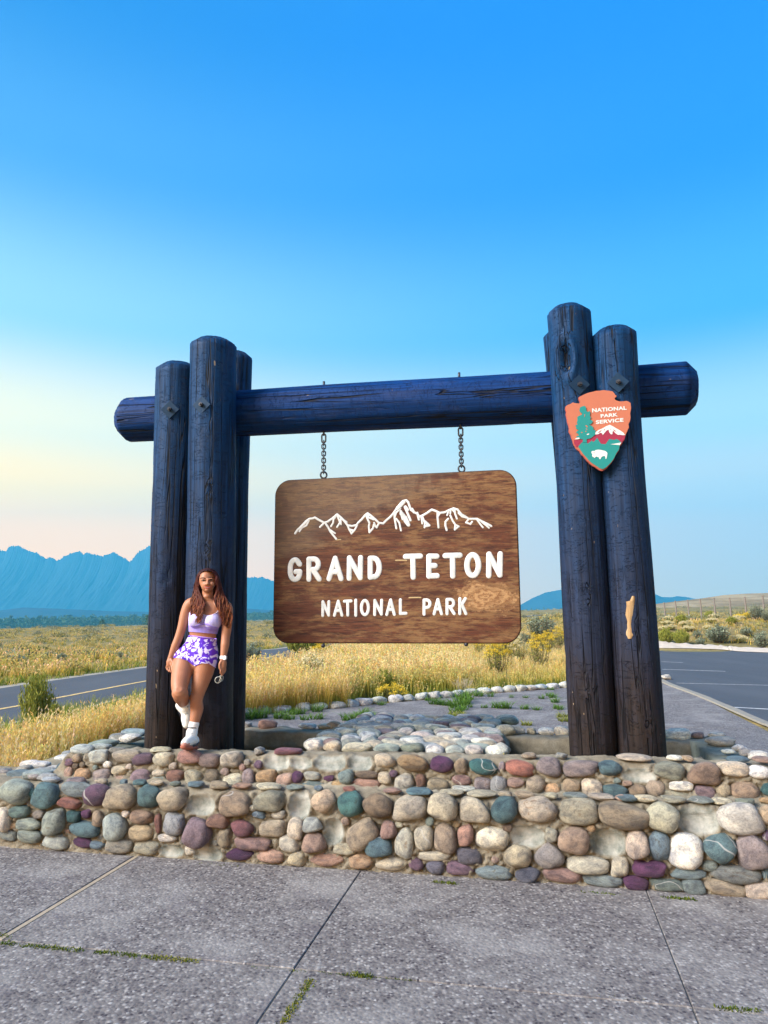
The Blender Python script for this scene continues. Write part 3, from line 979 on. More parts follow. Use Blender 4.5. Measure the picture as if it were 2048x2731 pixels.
# ------------------------------------------------------------------ white boulders edging the plaza
edging = empty('boulder_edging', gz(*c6(950, 300)))
tag(edging, 'line of whitish boulders edging the paved plaza against the grass', 'stone edging')
_c = [uv(-5.6, 9), uv(-5.5, 12.3)] + [gz(*c6(a, b)) for a, b in [(30, 387), (250, 365), (480, 348), (720, 322), (950, 302), (1100, 287), (1260, 273), (1400, 264), (1590, 248)]] + [uv(2.3, 20.3), uv(3.5, 21.3)]
_c = smooth_line(_c, 20)
d, nxt = 0., 0.
for i in range(1, len(_c)):
    L = (_c[i] - _c[i - 1]).length
    d += L
    if d >= nxt:
        w = random.uniform(.30, .42)
        t = (_c[i] - _c[i - 1]).normalized()
        n = Vector((-t.y, t.x, 0))
        stone(edging, _c[i] + n * .1 + Z * .045, (t, n, Z), Vector((w / 2, .13, random.uniform(.075, .11))), random.choice(['W', 'W', 'WU', 'WY', 'WC']), jit=.06)
        nxt = d + w * .93

# ------------------------------------------------------------------ the log frame
def log_material(name, low, high, z0, z1):
    """dark stained log: fibres and drying cracks along the log (local Z); blue flare and sky sheen are painted into the colour higher up, brown below"""
    k = NM(name, .68, .16)
    tc = k.n('TexCoord')
    oi = k.n('ObjectInfo')
    off = k.n('CombineXYZ', {'X': k.math('MULTIPLY', oi.outputs['Random'], 31.), 'Y': k.math('MULTIPLY', oi.outputs['Random'], 17.), 'Z': k.math('MULTIPLY', oi.outputs['Random'], 53.)})
    def co(sc):
        m = k.n('Mapping', {'Vector': tc.outputs['Object'], 'Scale': sc})
        a = k.n('VectorMath', {0: m.outputs[0], 1: off.outputs[0]}, operation='ADD')
        return a.outputs[0]
    fib = k.noise(co((34, 34, 1.1)), 1., 6, .65, .25)
    crk = k.noise(co((11, 11, .42)), 1., 3, .5, .5)
    crack = k.ramp(k.math('ABSOLUTE', k.math('SUBTRACT', crk, .5)), [(.006, 1.), (.022, 0.)])
    crackm = k.math('MULTIPLY', crack, k.ramp(k.noise(co((5, 5, .9)), 1., 3), [(.42, 0.), (.52, 1.)]))
    scr = k.noise(co((3, 3, 9)), 1., 5, .7, 1.2)
    ring = k.ramp(k.math('ABSOLUTE', k.math('SUBTRACT', scr, .5)), [(.0, .35), (.006, 0.)])
    blot = k.noise(co((5, 5, 2)), 1., 6, .65)
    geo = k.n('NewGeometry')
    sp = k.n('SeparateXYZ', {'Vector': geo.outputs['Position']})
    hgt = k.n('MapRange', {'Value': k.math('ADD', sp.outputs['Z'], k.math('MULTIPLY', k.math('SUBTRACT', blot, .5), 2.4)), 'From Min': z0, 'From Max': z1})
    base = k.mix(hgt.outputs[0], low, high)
    c = k.mix(k.ramp(fib, [(.3, 0.), (.7, 1.)]), k.mix(1., base, (.45, .45, .48), 'MULTIPLY'), k.mix(1., base, (1.75, 1.7, 1.62), 'MULTIPLY'))
    c = k.mix(k.ramp(blot, [(.55, 0.), (.75, .55)]), c, k.mix(.25, base, (.13, .12, .115)))
    c = k.mix(k.math('MULTIPLY', k.math('MAXIMUM', crackm, ring), .92), c, (.006, .006, .008))
    chip = k.ramp(k.noise(co((30, 30, 9)), 1., 3, .6), [(.735, 0.), (.75, .8)])
    c = k.mix(chip, c, (.34, .25, .16))
    k.col(c)
    k.rough(k.ramp(blot, [(.3, .5), (.7, .75)]))
    h = k.math('SUBTRACT', k.math('MULTIPLY', fib, .35), k.math('MAXIMUM', crackm, k.math('MULTIPLY', ring, .6)))
    k.bump(h, 1., .02)
    return k.m


LOG = log_material('blue_sheen_log', (.017, .012, .011), (.0025, .029, .092), .8, 3.6)
BEAM = log_material('blue_sheen_beam', (.0005, .024, .115), (.0005, .024, .115), 0, 1)  # the beam carries the painted blue sheen over its whole length


def log_mesh(name, L, r0, r1, seed, chamfer=.055, knots=(), both=False, wob=.006):
    """log along local Z from 0 to L; ends cut with a chamfer; knots = (angle, height, width, height, depth)"""
    ks = 56
    zs = list(np.linspace(0, L - chamfer, int(L / .055)))
    an = np.linspace(0, 2 * pi, ks, endpoint=False)
    rows, cl = [], lambda a: np.sqrt(np.cos(a) ** 2 + np.sin(a) ** 2)
    def ring(z, scale=1.):
        r = (r0 + (r1 - r0) * z / L) * scale
        d = np.zeros(ks)
        for i, a in enumerate(an):
            q = Vector((cos(a) * 1.2 + seed, sin(a) * 1.2, z * .55))
            d[i] = mnoise.noise(q) * .012 + mnoise.noise(Vector((cos(a) * 7 + seed, sin(a) * 7, z * .35))) * wob
            g = mnoise.noise(Vector((cos(a) * 13 + seed, sin(a) * 13 + 4, z * .5)))
            if abs(g) < .05: d[i] -= .006 * (1 - abs(g) / .05)
            for ka, kz, kw, kh, kd in knots:
                da = (a - ka + pi) % (2 * pi) - pi
                e = hypot(da * r / kw, (z - kz) / kh)
                d[i] += kd * (math.exp(-((e - 1.15) / .3) ** 2) * .7 - max(0, 1 - e * e) * 1.0)
        sx, sy = .02 * mnoise.noise(Vector((seed, 0, z * .5))), .02 * mnoise.noise(Vector((0, seed, z * .5)))
        return [((r + d[i]) * cos(a) + sx, (r + d[i]) * sin(a) + sy, z) for i, a in enumerate(an)]
    if both:
        a = ring(0, .70); b = ring(chamfer * 1.05)
        rows += [[(x * .98, y * .98, 0) for x, y, z in a], [(x, y, chamfer) for x, y, z in b]]
        zs = [z for z in zs if z > chamfer * 1.3]
    for z in zs: rows.append(ring(z))
    rows.append(ring(L - chamfer))
    top = ring(L, .66)
    ch = [(x, y, L - (.008 * (x + y))) for x, y, z in top]
    rows.append(ch)
    me_v = [p for r in rows for p in r]
    f = []
    n = len(rows)
    for i in range(n - 1):
        for j in range(ks): f.append((i * ks + j, i * ks + (j + 1) % ks, (i + 1) * ks + (j + 1) % ks, (i + 1) * ks + j))
    f.append(tuple((n - 1) * ks + j for j in range(ks)))
    f.append(tuple(range(ks))[::-1])
    me = new_mesh(name, me_v, f, True)
    sh = [True] * len(me.polygons)
    sh[-1] = sh[-2] = False
    for q in range((n - 2) * ks, (n - 1) * ks): sh[q] = False
    if both:
        for q in range(ks): sh[q] = False
    me.polygons.foreach_set('use_smooth', sh)
    return me


Q = 2048 / 1659
VF, VB, VR = 6.11, 6.475, 6.84          # front posts, beam, rear posts
frame = empty('log_frame', uv(-.1, VB, 0))
tag(frame, 'gateway of tall dark stained logs with a heavy crossbeam', 'log frame')
POSTS = {}


def post(key, v, xt0, xt1, yt, xb0, xb1, yb, ytop, seed, knots=()):
    """post from its outline near the top (xt0..xt1 at yt) and near the foot (xb0..xb1 at yb)"""
    def foot(x0, x1, y):
        a, b = on_v(x0 * Q, y * Q, v), on_v(x1 * Q, y * Q, v)
        return (a + b) / 2, (b - a).length / 2 * .985
    ct, rt = foot(xt0, xt1, yt); cb, rb_ = foot(xb0, xb1, yb)
    top = on_v((xt0 + xt1) / 2 * Q, ytop * Q, v).z
    z0 = .12
    d = (ct - cb) / (ct.z - cb.z)
    L = top - z0
    base = cb + d * (z0 - cb.z)
    R = lambda z: rb_ + (rt - rb_) * (z - cb.z) / (ct.z - cb.z)
    me = log_mesh('post', L, R(z0), R(top), seed, knots=[(a, z - z0, w, h, dp) for a, z, w, h, dp in knots])
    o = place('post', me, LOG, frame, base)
    o.rotation_euler = (atan2(-d.y, 1), atan2(d.x, 1), 0)
    POSTS[key] = (base, d, R, v)
    return o


AF = -pi / 2 - TH
post('a', VF, 341, 426, 850, 320, 398, 1560, 789, 1.3, [(AF + .3, 2.2, .05, .06, .012), (AF - .2, 3.1, .04, .05, .01)])
post('b', VF, 412, 506, 850, 399, 500, 1560, 738, 5.7, [(AF + .2, 2.45, .06, .06, .014), (AF - .3, 1.95, .045, .05, .01), (AF + .4, 3.0, .04, .05, .012), (AF + .1, 3.6, .05, .05, .01)])
post('c', VR, 472, 541, 850, 444, 526, 1540, 765, 9.1)
post('d', VF, 1187, 1283, 780, 1229, 1335, 1600, 666, 12.9, [(AF - .32, 3.98, .062, .15, .05), (AF - .1, 2.6, .05, .05, .012), (AF - .3, 1.3, .05, .06, .014), (AF, 2.0, .04, .05, .012)])
post('e', VF, 1279, 1379, 780, 1329, 1437, 1600, 713, 16.2, [(AF + .1, 2.35, .04, .04, .01), (AF + .2, 1.75, .05, .05, .012), (AF + .2, 1.0, .04, .05, .012)])
post('rear', VR, 1181, 1262, 800, 1240, 1330, 1500, 712, 19.4)

# crossbeam, thicker at its right end
bl0, bl1 = on_v(266 * Q, 862 * Q, VB), on_v(266 * Q, 953 * Q, VB)
br0, br1 = on_v(1501 * Q, 783 * Q, VB), on_v(1501 * Q, 893 * Q, VB)
BL, BR_ = (bl0 + bl1) / 2, (br0 + br1) / 2
BL = U * BL.dot(U) + V * VB + Z * (BL.z); BR_ = U * BR_.dot(U) + V * VB + Z * (BR_.z)
rl, rr = (bl0.z - bl1.z) / 2, (br0.z - br1.z) / 2
bl_len = (BR_ - BL).length
beam = place('crossbeam', log_mesh('crossbeam', bl_len, rl, rr, 23.5, .075, both=True, wob=.007), BEAM, frame, BL)
beam.rotation_mode = 'QUATERNION'
beam.rotation_quaternion = (BR_ - BL).to_track_quat('Z', 'Y')


def beam_z(u): return BL.z + (BR_.z - BL.z) * (u - BL.dot(U)) / (BR_.dot(U) - BL.dot(U))


IRON = plain('weathered_iron', (.055, .06, .075), .55, .5, .6, .3, 40)
PLATE = plain('painted_plate', (.010, .034, .075), .6, .2, .2, .25, 30)


def post_front(key, x, y, lift=0.):
    """place on the front of a post under a photo point, with the outward direction there"""
    base, d, R, v = POSTS[key]
    p = on_v(x, y, v - .17)
    c = base + d * (p.z - base.z)
    for _ in range(4):
        c = base + d * (p.z - base.z)
        r = R(p.z) + lift
        off = (p - c).dot(U)
        off = max(-r * .97, min(r * .97, off))
        p = on_v(x, y, c.dot(V) - sqrt(max(r * r - off * off, 1e-6)))
    n = (p - c); n.z = 0
    return p, n.normalized()


def c1(x, y): return 300 + K7 * x, 780 + K7 * y
def c2(x, y): return 1380 + .36166 * x, 780 + .36166 * y


for key, (x, y) in (('a', c1(364, 741)), ('b', c1(565, 712)), ('d', c2(455, 682)), ('e', c2(742, 665))):
    p, n = post_front(key, x, y, .002)
    s = n.cross(Z).normalized()
    bm = bmesh.new()
    ax = ((s + Z).normalized(), n, (Z - s).normalized())
    box_bm(bm, p + n * .004, .125, .012, .125, ax, .002)
    pl = place('bolt_plate', bm_mesh(bm, 'bolt_plate'), PLATE, frame)
    bm = bmesh.new()
    M = Matrix.Translation(p + n * .022) @ n.to_track_quat('Z', 'Y').to_matrix().to_4x4()
    bmesh.ops.create_cone(bm, cap_ends=True, segments=6, radius1=.021, radius2=.019, depth=.024, matrix=M)
    M = Matrix.Translation(p + n * .04) @ n.to_track_quat('Z', 'Y').to_matrix().to_4x4()
    bmesh.ops.create_cone(bm, cap_ends=True, segments=10, radius1=.011, radius2=.009, depth=.02, matrix=M)
    place('bolt', bm_mesh(bm, 'bolt'), IRON, pl)

# bare wood where the stain has been ripped off the right post
rows = []
for y, xa, xb in [(212, 800, 815), (225, 794, 818), (243, 786, 818), (247, 762, 816), (275, 765, 812), (300, 762, 808), (330, 758, 804), (350, 764, 800), (372, 770, 798), (392, 768, 797), (415, 770, 799), (440, 762, 802), (458, 762, 812), (470, 770, 804), (482, 774, 798)]:
    r = []
    for t in np.linspace(0, 1, 6):
        p, n = post_front('e', *c7(xa + (xb - xa) * t, y), lift=.007 - .008 * abs(2 * t - 1) ** 3)
        r.append(tuple(p))
    rows.append(r)
k = NM('bare_pine', .75, .2)
fb = k.noise(k.coord('Object', (60, 60, 3)), 1., 5, .6)
k.col(k.ramp(fb, [(.3, (.20, .11, .045)), (.5, (.36, .23, .11)), (.7, (.46, .34, .20))]))
k.bump(fb, .5, .006)
place('bare_scar', grid_mesh('bare_scar', np.array(rows)), k.m, frame)

# ------------------------------------------------------------------ the hanging board
BOARD_V = VB - .03
k = NM('worn_plywood', .62, .3)
tc = k.n('TexCoord')
g1 = k.noise(k.coord('Object', (1.3, 1, 26)), 1., 7, .65, .6)
g2 = k.noise(k.coord('Object', (5, 1, 120)), 1., 5, .7, .3)
wear = k.noise(k.coord('Object', (2.2, 1, 6.5), loc=(3.1, 0, 1.7)), 1., 9, .68, .3)
wear2 = k.noise(k.coord('Object', (6, 1, 30), loc=(1.3, 0, 4.4)), 1., 6, .7)
brown = k.ramp(g1, [(.28, (.058, .017, .008)), (.48, (.130, .042, .019)), (.66, (.21, .082, .036))])
brown = k.mix(k.ramp(g2, [(.38, .9), (.5, 0.)]), brown, (.022, .009, .006))
pale = k.ramp(g2, [(.3, (.20, .115, .045)), (.6, (.34, .215, .095)), (.8, (.44, .31, .155))])
sp0 = k.n('SeparateXYZ', {'Vector': tc.outputs['Object']})
streak = k.noise(k.coord('Object', (9, 1, 2.2), loc=(5, 0, 2)), 1., 5, .6)
topw = k.math('MULTIPLY', k.ramp(sp0.outputs['Z'], [(.30, 0.), (.62, .16)]), k.ramp(streak, [(.35, 0.), (.6, 1.)]))
low = k.math('MULTIPLY', k.ramp(k.math('SUBTRACT', k.math('MULTIPLY', sp0.outputs['X'], .5), sp0.outputs['Z']), [(.30, 0.), (.85, .10)]), 1.)
wear = k.math('ADD', wear, k.math('ADD', topw, low))
wm = k.math('MULTIPLY', k.ramp(wear, [(.47, 0.), (.57, .8), (.68, 1.)]), k.ramp(wear2, [(.42, .05), (.54, 1.)]))
c = k.mix(wm, brown, pale)
sp = k.n('SeparateXYZ', {'Vector': tc.outputs['Object']})
# the knot low on the right, where the stain has come off
kx = k.math('DIVIDE', k.math('SUBTRACT', sp.outputs['X'], .855), .25)
kz = k.math('DIVIDE', k.math('SUBTRACT', sp.outputs['Z'], -.365), .165)
kd = k.math('SQRT', k.math('ADD', k.math('MULTIPLY', kx, kx), k.math('MULTIPLY', kz, kz)))
kwob = k.noise(k.coord('Object', (4, 1, 7)), 1., 5, .7)
kd2 = k.math('ADD', kd, k.math('ADD', k.math('MULTIPLY', k.math('SUBTRACT', wear2, .5), 1.5), k.math('MULTIPLY', k.math('SUBTRACT', kwob, .5), 2.6)))
rings = k.n('TexWave', {'Vector': k.n('CombineXYZ', {'X': k.math('ADD', kd, k.math('MULTIPLY', kwob, 1.5))}).outputs[0], 'Scale': 1.5, 'Distortion': 4., 'Detail': 4.})
kc = k.ramp(rings.outputs[1], [(.0, (.30, .16, .07)), (.14, (.46, .30, .135)), (.9, (.66, .465, .23))])
c = k.mix(k.ramp(kd2, [(.55, .9), (1.0, 0.)]), c, kc)
# a cool bloom on the upper left corner, where rain has greyed the stain
gx = k.math('ADD', k.math('MULTIPLY', sp.outputs['X'], -.5), sp.outputs['Z'])
c = k.mix(k.math('MULTIPLY', k.ramp(k.math('ADD', gx, k.math('MULTIPLY', wear, .7)), [(.75, 0.), (1.35, .4)]), 1.), c, (.22, .21, .165))
edge = k.n('Attribute', attribute_name='edge')
c = k.mix(k.math('MULTIPLY', edge.outputs['Fac'], .8), c, (.035, .022, .016))
k.col(k.mix(1., c, (.62, .52, .49), 'MULTIPLY'))
k.rough(k.ramp(wear2, [(.3, .5), (.7, .75)]))
k.bump(k.math('ADD', g2, k.math('MULTIPLY', g1, .5)), .45, .006)
BOARD = k.m

tl, tr = on_v(593 * Q, 1037 * Q, BOARD_V), on_v(1114 * Q, 1014 * Q, BOARD_V)
bl, br = on_v(590 * Q, 1391 * Q, BOARD_V), on_v(1128 * Q, 1389.5 * Q, BOARD_V)
U0, U1 = (tl.dot(U) + bl.dot(U)) / 2, (tr.dot(U) + br.dot(U)) / 2
ZL, ZR = tl.z, tr.z
ZBL, ZBR = bl.z, br.z
BW, BH = U1 - U0, ((ZL - ZBL) + (ZR - ZBR)) / 2
BC = uv((U0 + U1) / 2, BOARD_V, (ZL + ZR + ZBL + ZBR) / 4)
SK = ((ZR - ZL) / BW + (ZBR - ZBL) / BW) / 2        # tiny tilt of the board
print('BOARD', BW, BH, BC, ZL, ZR, ZBL, ZBR)


def board_mesh():
    R, T = .155, .045
    def outline(d):
        pts = []
        for cx, cz, a0 in ((BW / 2 - R, BH / 2 - R, 0), (-BW / 2 + R, BH / 2 - R, 90), (-BW / 2 + R, -BH / 2 + R, 180), (BW / 2 - R, -BH / 2 + R, 270)):
            for q in range(13):
                a = radians(a0 + 90 * q / 12)
                pts.append((cx + (R - d) * cos(a), cz + (R - d) * sin(a)))
        return pts
    loops = [(outline(.012), 0.), (outline(.004), .003), (outline(0), .010), (outline(0), T - .01), (outline(.006), T)]
    n = len(loops[0][0])
    vs, fs, ed = [], [], []
    for i, (l, y) in enumerate(loops):
        vs += [(x, y, z) for x, z in l]
        ed += [[0. if i == 0 else 1.] * 4] * n
    for i in range(len(loops) - 1):
        for j in range(n): fs.append((i * n + j, i * n + (j + 1) % n, (i + 1) * n + (j + 1) % n, (i + 1) * n + j))
    # front face: inner lattice fan so the edge tint stays in the rim
    inner = outline(.03)
    o = len(vs)
    vs += [(x, 0., z) for x, z in inner]
    ed += [[0.] * 4] * n
    for j in range(n): fs.append((j, o + j, o + (j + 1) % n, (j + 1) % n))
    fs.append(tuple(o + j for j in range(n)))
    fs.append(tuple(4 * n + j for j in range(n))[::-1])
    me = new_mesh('board', vs, fs, False)
    at = me.attributes.new('edge', 'FLOAT_COLOR', 'POINT')
    at.data.foreach_set('color', np.array(ed, np.float32).ravel())
    return me


sign = empty('park_sign', BC)
tag(sign, 'brown worn wooden board with white lettering hanging from two chains', 'sign board')
SGN_ROT = Matrix(((U.x, V.x, 0), (U.y, V.y, 0), (0, 0, 1)))
bo = place('board', board_mesh(), BOARD, sign, BC)
bo.rotation_euler = (0, -SK, -TH)


def on_board(x, y):
    """photo point (survey strip over the board) to a place on its face"""
    px, py = 700 + .43399 * x, 1220 + .43399 * y
    return on_v(px, py, BOARD_V - .0005)


k = NM('white_sign_paint', .5, .35)
nz = k.noise(k.coord('Object', (1, 1, 1)), 9., 6, .7)
k.col(k.ramp(nz, [(.3, (.42, .46, .46)), (.5, (.60, .62, .62)), (.75, (.70, .71, .71))]))
k.bump(k.noise(k.coord('Object', (20, 20, 90)), 1., 4), .3, .003)
SIGNWHITE = k.m


def strokes_mesh(name, lines, widths, flat=.20, k=10):
    """routed, painted strokes: round brush lines, raised a few millimetres"""
    mb = MB()
    parts = []
    for pts, w in zip(lines, widths):           # a sharp corner starts a new brush stroke
        pts = [Vector(p) for p in pts]
        cur = [pts[0]]
        for i in range(1, len(pts)):
            cur.append(pts[i])
            if i < len(pts) - 1 and (pts[i] - pts[i - 1]).angle(pts[i + 1] - pts[i]) > .75:
                parts.append((cur, w)); cur = [pts[i]]
        parts.append((cur, w))
    for pts, w in parts:
        r = w / 2
        # subdivide ends into round caps
        a = (pts[0] - pts[1]).normalized(); b = (pts[-1] - pts[-2]).normalized()
        P = [pts[0] + a * r * t for t in (.98, .9, .7, .4)] + pts + [pts[-1] + b * r * t for t in (.4, .7, .9, .98)]
        cap = [sqrt(1 - t * t) * r for t in (.98, .9, .7, .4)]
        Rr = cap + [r] * len(pts) + cap[::-1]
        mb.tube(P, Rr, k)
    for v in mb.v:
        d = v.dot(V) - BOARD_V
        v += V * (d * flat - d)
    return mb.mesh(name)


def arc(cx, cy, rx, ry, a0, a1, n=14):
    return [(cx + rx * cos(radians(a0 + (a1 - a0) * i / n)), cy + ry * sin(radians(a0 + (a1 - a0) * i / n))) for i in range(n + 1)]


GLY = {  # strokes in a unit box, y down
    'G': [[(.93, .22)] + arc(.52, .42, .44, .40, -35, -180, 12) + arc(.52, .60, .44, .38, 180, 20, 12) + [(.94, .60), (.60, .60)]],
    'R': [[(.06, .98), (.06, .04)], [(.06, .04), (.45, .03)] + arc(.50, .28, .40, .25, -80, 80, 9) + [(.10, .54)], [(.45, .56), (.96, .97)]],
    'A': [[(.05, .98), (.52, .03), (.97, .97)], [(.25, .66), (.78, .66)]],
    'N': [[(.06, .98), (.08, .04), (.92, .95), (.95, .03)]],
    'D': [[(.08, .96), (.08, .05)], [(.08, .05), (.35, .04)] + arc(.40, .50, .54, .46, -75, 75, 12) + [(.10, .96)]],
    'T': [[(.05, .06), (.95, .04)], [(.50, .06), (.52, .98)]],
    'E': [[(.93, .05), (.08, .05), (.08, .96), (.95, .95)], [(.10, .49), (.72, .48)]],
    'O': [arc(.50, .50, .45, .47, -90, 270, 26)],
    'I': [[(.5, .02), (.5, .98)]],
    'L': [[(.10, .02), (.10, .94), (.96, .93)]],
    'P': [[(.10, .98), (.10, .04)], [(.10, .05), (.45, .03)] + arc(.46, .29, .43, .25, -80, 80, 9) + [(.12, .56)]],
    'K': [[(.10, .02), (.10, .98)], [(.88, .02), (.16, .58)], [(.42, .42), (.95, .97)]],
}
big = [('G', 148, 250, 610, 770), ('R', 264, 368, 603, 768), ('A', 388, 503, 600, 765), ('N', 511, 625, 596, 762), ('D', 640, 740, 597, 758), ('T', 858, 992, 584, 755), ('E', 1002, 1092, 584, 752), ('T', 1102, 1235, 579, 748), ('O', 1236, 1350, 578, 748), ('N', 1369, 1483, 573, 745)]
small = [('N', 358, 420, 874, 983), ('A', 430, 500, 872, 982), ('T', 492, 556, 869, 980), ('I', 563, 584, 868, 980), ('O', 596, 664, 867, 980), ('N', 677, 745, 866, 977), ('A', 752, 822, 864, 977), ('L', 834, 893, 864, 975), ('P', 979, 1045, 863, 975), ('A', 1043, 1112, 862, 973), ('R', 1122, 1190, 860, 972), ('K', 1199, 1262, 857, 972)]
pxm = (on_board(800, 700) - on_board(700, 700)).length / 100
for lst, sw in ((big, 35), (small, 20)):
    for ch, x0, x1, y0, y1 in lst:
        m = sw / 2
        ln = [[on_board(x0 + m + (x1 - x0 - sw) * a, y0 + m + (y1 - y0 - sw) * b) for a, b in st] for st in GLY[ch]]
        if ch == 'I': ln = [[on_board((x0 + x1) / 2, y0 + m), on_board((x0 + x1) / 2, y1 - m)]]
        place('letter', strokes_mesh('letter', ln, [sw * pxm] * len(ln)), SIGNWHITE, sign)

# the routed mountain outline over the words
def c8(x, y): return on_v(760 + .3496 * x, 1300 + .3496 * y, BOARD_V - .0005)
EMB = [
    (14, [(78, 350), (98, 322), (128, 295), (160, 258), (185, 240), (215, 236), (228, 230), (258, 248), (300, 270), (325, 262), (360, 238), (398, 206), (425, 228), (455, 258), (478, 290), (510, 295), (545, 288), (560, 268), (585, 245), (612, 212), (630, 198), (655, 215), (690, 245), (715, 270), (750, 275), (775, 250), (805, 225), (830, 195), (850, 165), (880, 125), (900, 105), (925, 98), (940, 112), (950, 140), (960, 170), (985, 190), (1010, 200), (1025, 225), (1050, 215), (1085, 195), (1120, 170), (1145, 178), (1180, 195), (1220, 190), (1250, 175), (1285, 160), (1315, 168), (1345, 205), (1375, 222), (1400, 240), (1465, 240), (1500, 258), (1545, 280), (1573, 295)]),
    (11, [(110, 335), (130, 308), (165, 290), (182, 255)]), (20, [(120, 305), (170, 255)]),
    (13, [(300, 270), (268, 302)]), (13, [(310, 275), (330, 305), (345, 335), (390, 392)]), (11, [(345, 325), (382, 350)]),
    (12, [(385, 225), (370, 245), (368, 270), (352, 296)]), (12, [(398, 215), (412, 245), (420, 268), (398, 302)]), (10, [(425, 240), (428, 282)]), (12, [(440, 245), (470, 265)]),
    (12, [(478, 290), (490, 320), (508, 352), (535, 320), (550, 290)]), (14, [(495, 322), (520, 330)]),
    (13, [(620, 215), (632, 245), (645, 270), (640, 300), (645, 342), (672, 312), (678, 285), (700, 305), (714, 280)]), (12, [(630, 200), (640, 230), (675, 245)]), (11, [(680, 270), (695, 300)]),
    (26, [(905, 112), (880, 140), (860, 160)]), (13, [(835, 195), (838, 240), (850, 312)]), (12, [(850, 240), (872, 268), (885, 328)]), (11, [(880, 165), (850, 192), (835, 235)]),
    (26, [(890, 200), (915, 230), (935, 265)]), (18, [(885, 185), (900, 240)]), (24, [(920, 255), (942, 285)]), (15, [(915, 150), (935, 195), (950, 230), (958, 250)]), (20, [(920, 150), (936, 170)]), (12, [(925, 225), (945, 270)]),
    (16, [(970, 165), (985, 190)]), (14, [(1010, 195), (1022, 245)]), (12, [(1040, 218), (1048, 275)]), (12, [(1050, 225), (1068, 270), (1065, 305)]), (16, [(1070, 262), (1100, 290), (1070, 296)]),
    (13, [(1165, 195), (1165, 230), (1172, 305)]), (12, [(1180, 200), (1168, 220)]), (11, [(1250, 175), (1238, 212)]), (11, [(1265, 172), (1262, 200)]), (12, [(1295, 165), (1298, 200), (1312, 238)]), (11, [(1275, 165), (1290, 185)]),
    (13, [(1245, 240), (1225, 262), (1224, 290), (1234, 325)]), (12, [(1262, 215), (1280, 255), (1300, 285), (1325, 298), (1296, 322)]), (12, [(1300, 290), (1296, 318)]),
    (12, [(1325, 195), (1350, 222), (1385, 232)]), (11, [(1400, 245), (1382, 268), (1415, 280), (1428, 262)]), (11, [(1465, 245), (1490, 280), (1510, 305)]), (11, [(1500, 262), (1530, 285), (1556, 308)]),
]
pm = .3496 / FPX * (BC - CAM).dot(_f)
place('mountain_emblem', strokes_mesh('mountain_emblem', [[c8(*p) for p in l] for w, l in EMB], [w * pm * 1.3 for w, l in EMB], .22, 8), SIGNWHITE, sign)
# pale gouges beside the letters
for x0, y0, x1, y1, w in [(820, 633, 885, 633, 9), (902, 862, 972, 861, 9), (455, 507, 480, 505, 7)]:
    place('gouge', strokes_mesh('gouge', [[on_board(x0, y0), on_board((x0 + x1) / 2, y0 - 1), on_board(x1, y1)]], [w * pxm], .1, 6), plain('bare_gouge', (.40, .29, .15), .8, .2), sign)
for x, y in ((862, 1722), (1243, 1718)):
    p = on_v(x, y, VB - .01)
    bm = bmesh.new()
    bmesh.ops.create_uvsphere(bm, u_segments=10, v_segments=6, radius=.020, matrix=Matrix.Translation(p))
    place('bolt', bm_mesh(bm, 'bolt', True), IRON, sign)

# two chains and their eye bolts
def link_arrays(c, L, W, r, turn, k=8):
    pts = []
    for i in range(20):
        a = 2 * pi * i / 20
        x, z = cos(a) * W / 2, sin(a) * W / 2 + (1 if sin(a) >= 0 else -1) * (L - W) / 2
        pts.append(c + (U * cos(turn) + V * sin(turn)) * x + Z * z)
    n = len(pts)
    vs, fs = [], []
    for i in range(n):
        t = (pts[(i + 1) % n] - pts[i - 1]).normalized()
        a = (V * cos(turn) - U * sin(turn)).normalized(); b = t.cross(a).normalized()
        for j in range(k):
            an = 2 * pi * j / k
            vs.append(pts[i] + (a * cos(an) + b * sin(an)) * r)
    for i in range(n):
        for j in range(k): fs.append((i * k + j, i * k + (j + 1) % k, ((i + 1) % n) * k + (j + 1) % k, ((i + 1) % n) * k + j))
    return vs, fs


for xt, yt, xb, yb, side in ((864, 1150, 864, 1270, 'left'), (1228, 1134, 1229, 1254, 'right')):
    u = on_v(xt, yt, VB).dot(U)
    zb = beam_z(u)
    rb_ = rl + (rr - rl) * (u - BL.dot(U)) / BW if False else rl + (rr - rl) * (u - BL.dot(U)) / (BR_.dot(U) - BL.dot(U))
    z_top = zb - rb_ + .01
    z_bot = ZL + (ZR - ZL) * (u - U0) / BW - .004
    vb = VB - .008
    ch = empty('chain', uv(u, vb, z_top))
    tag(ch, 'dark iron chain holding the sign board, over the word %s' % ('GRAND' if side == 'left' else 'TETON'), 'chain', 'chains holding the sign board')
    # rod through the beam, ending in an eye
    mb = MB()
    mb.tube([uv(u, vb, zb + rb_ - .02), uv(u, vb, zb + rb_ + .045)], .012, 8)
    mb.tube([uv(u, vb, z_top), uv(u, vb, z_top - .055)], .010, 8)
    mb.add(link_arrays(uv(u, vb, z_top - .082), .085, .040, .008, 0))
    place('eye_bolt', mb.mesh('eye_bolt'), IRON, ch)
    e = .062
    place('eye_bolt', MB().add(link_arrays(uv(u, vb, z_bot + .036), e, e * .95, .0085, .35)).tube([uv(u, vb, z_bot + .010), uv(u, vb, z_bot - .04)], .009, 8).mesh('eye_bolt'), IRON, ch)
    a, b = z_top - .112, z_bot + .058
    n = 9
    pitch = (a - b) / n
    for i in range(n):
        place('link', MB().add(link_arrays(uv(u, vb, a - pitch * (i + .5)), pitch * 1.52, .036, .0062, (.3 if i % 2 else .3 + pi / 2))).mesh('link'), IRON, ch)

# ------------------------------------------------------------------ the arrowhead plaque on the right hand posts
AV = VF - .215
def c9(x, y): return 1480 + .144665 * x, 1020 + .144665 * y


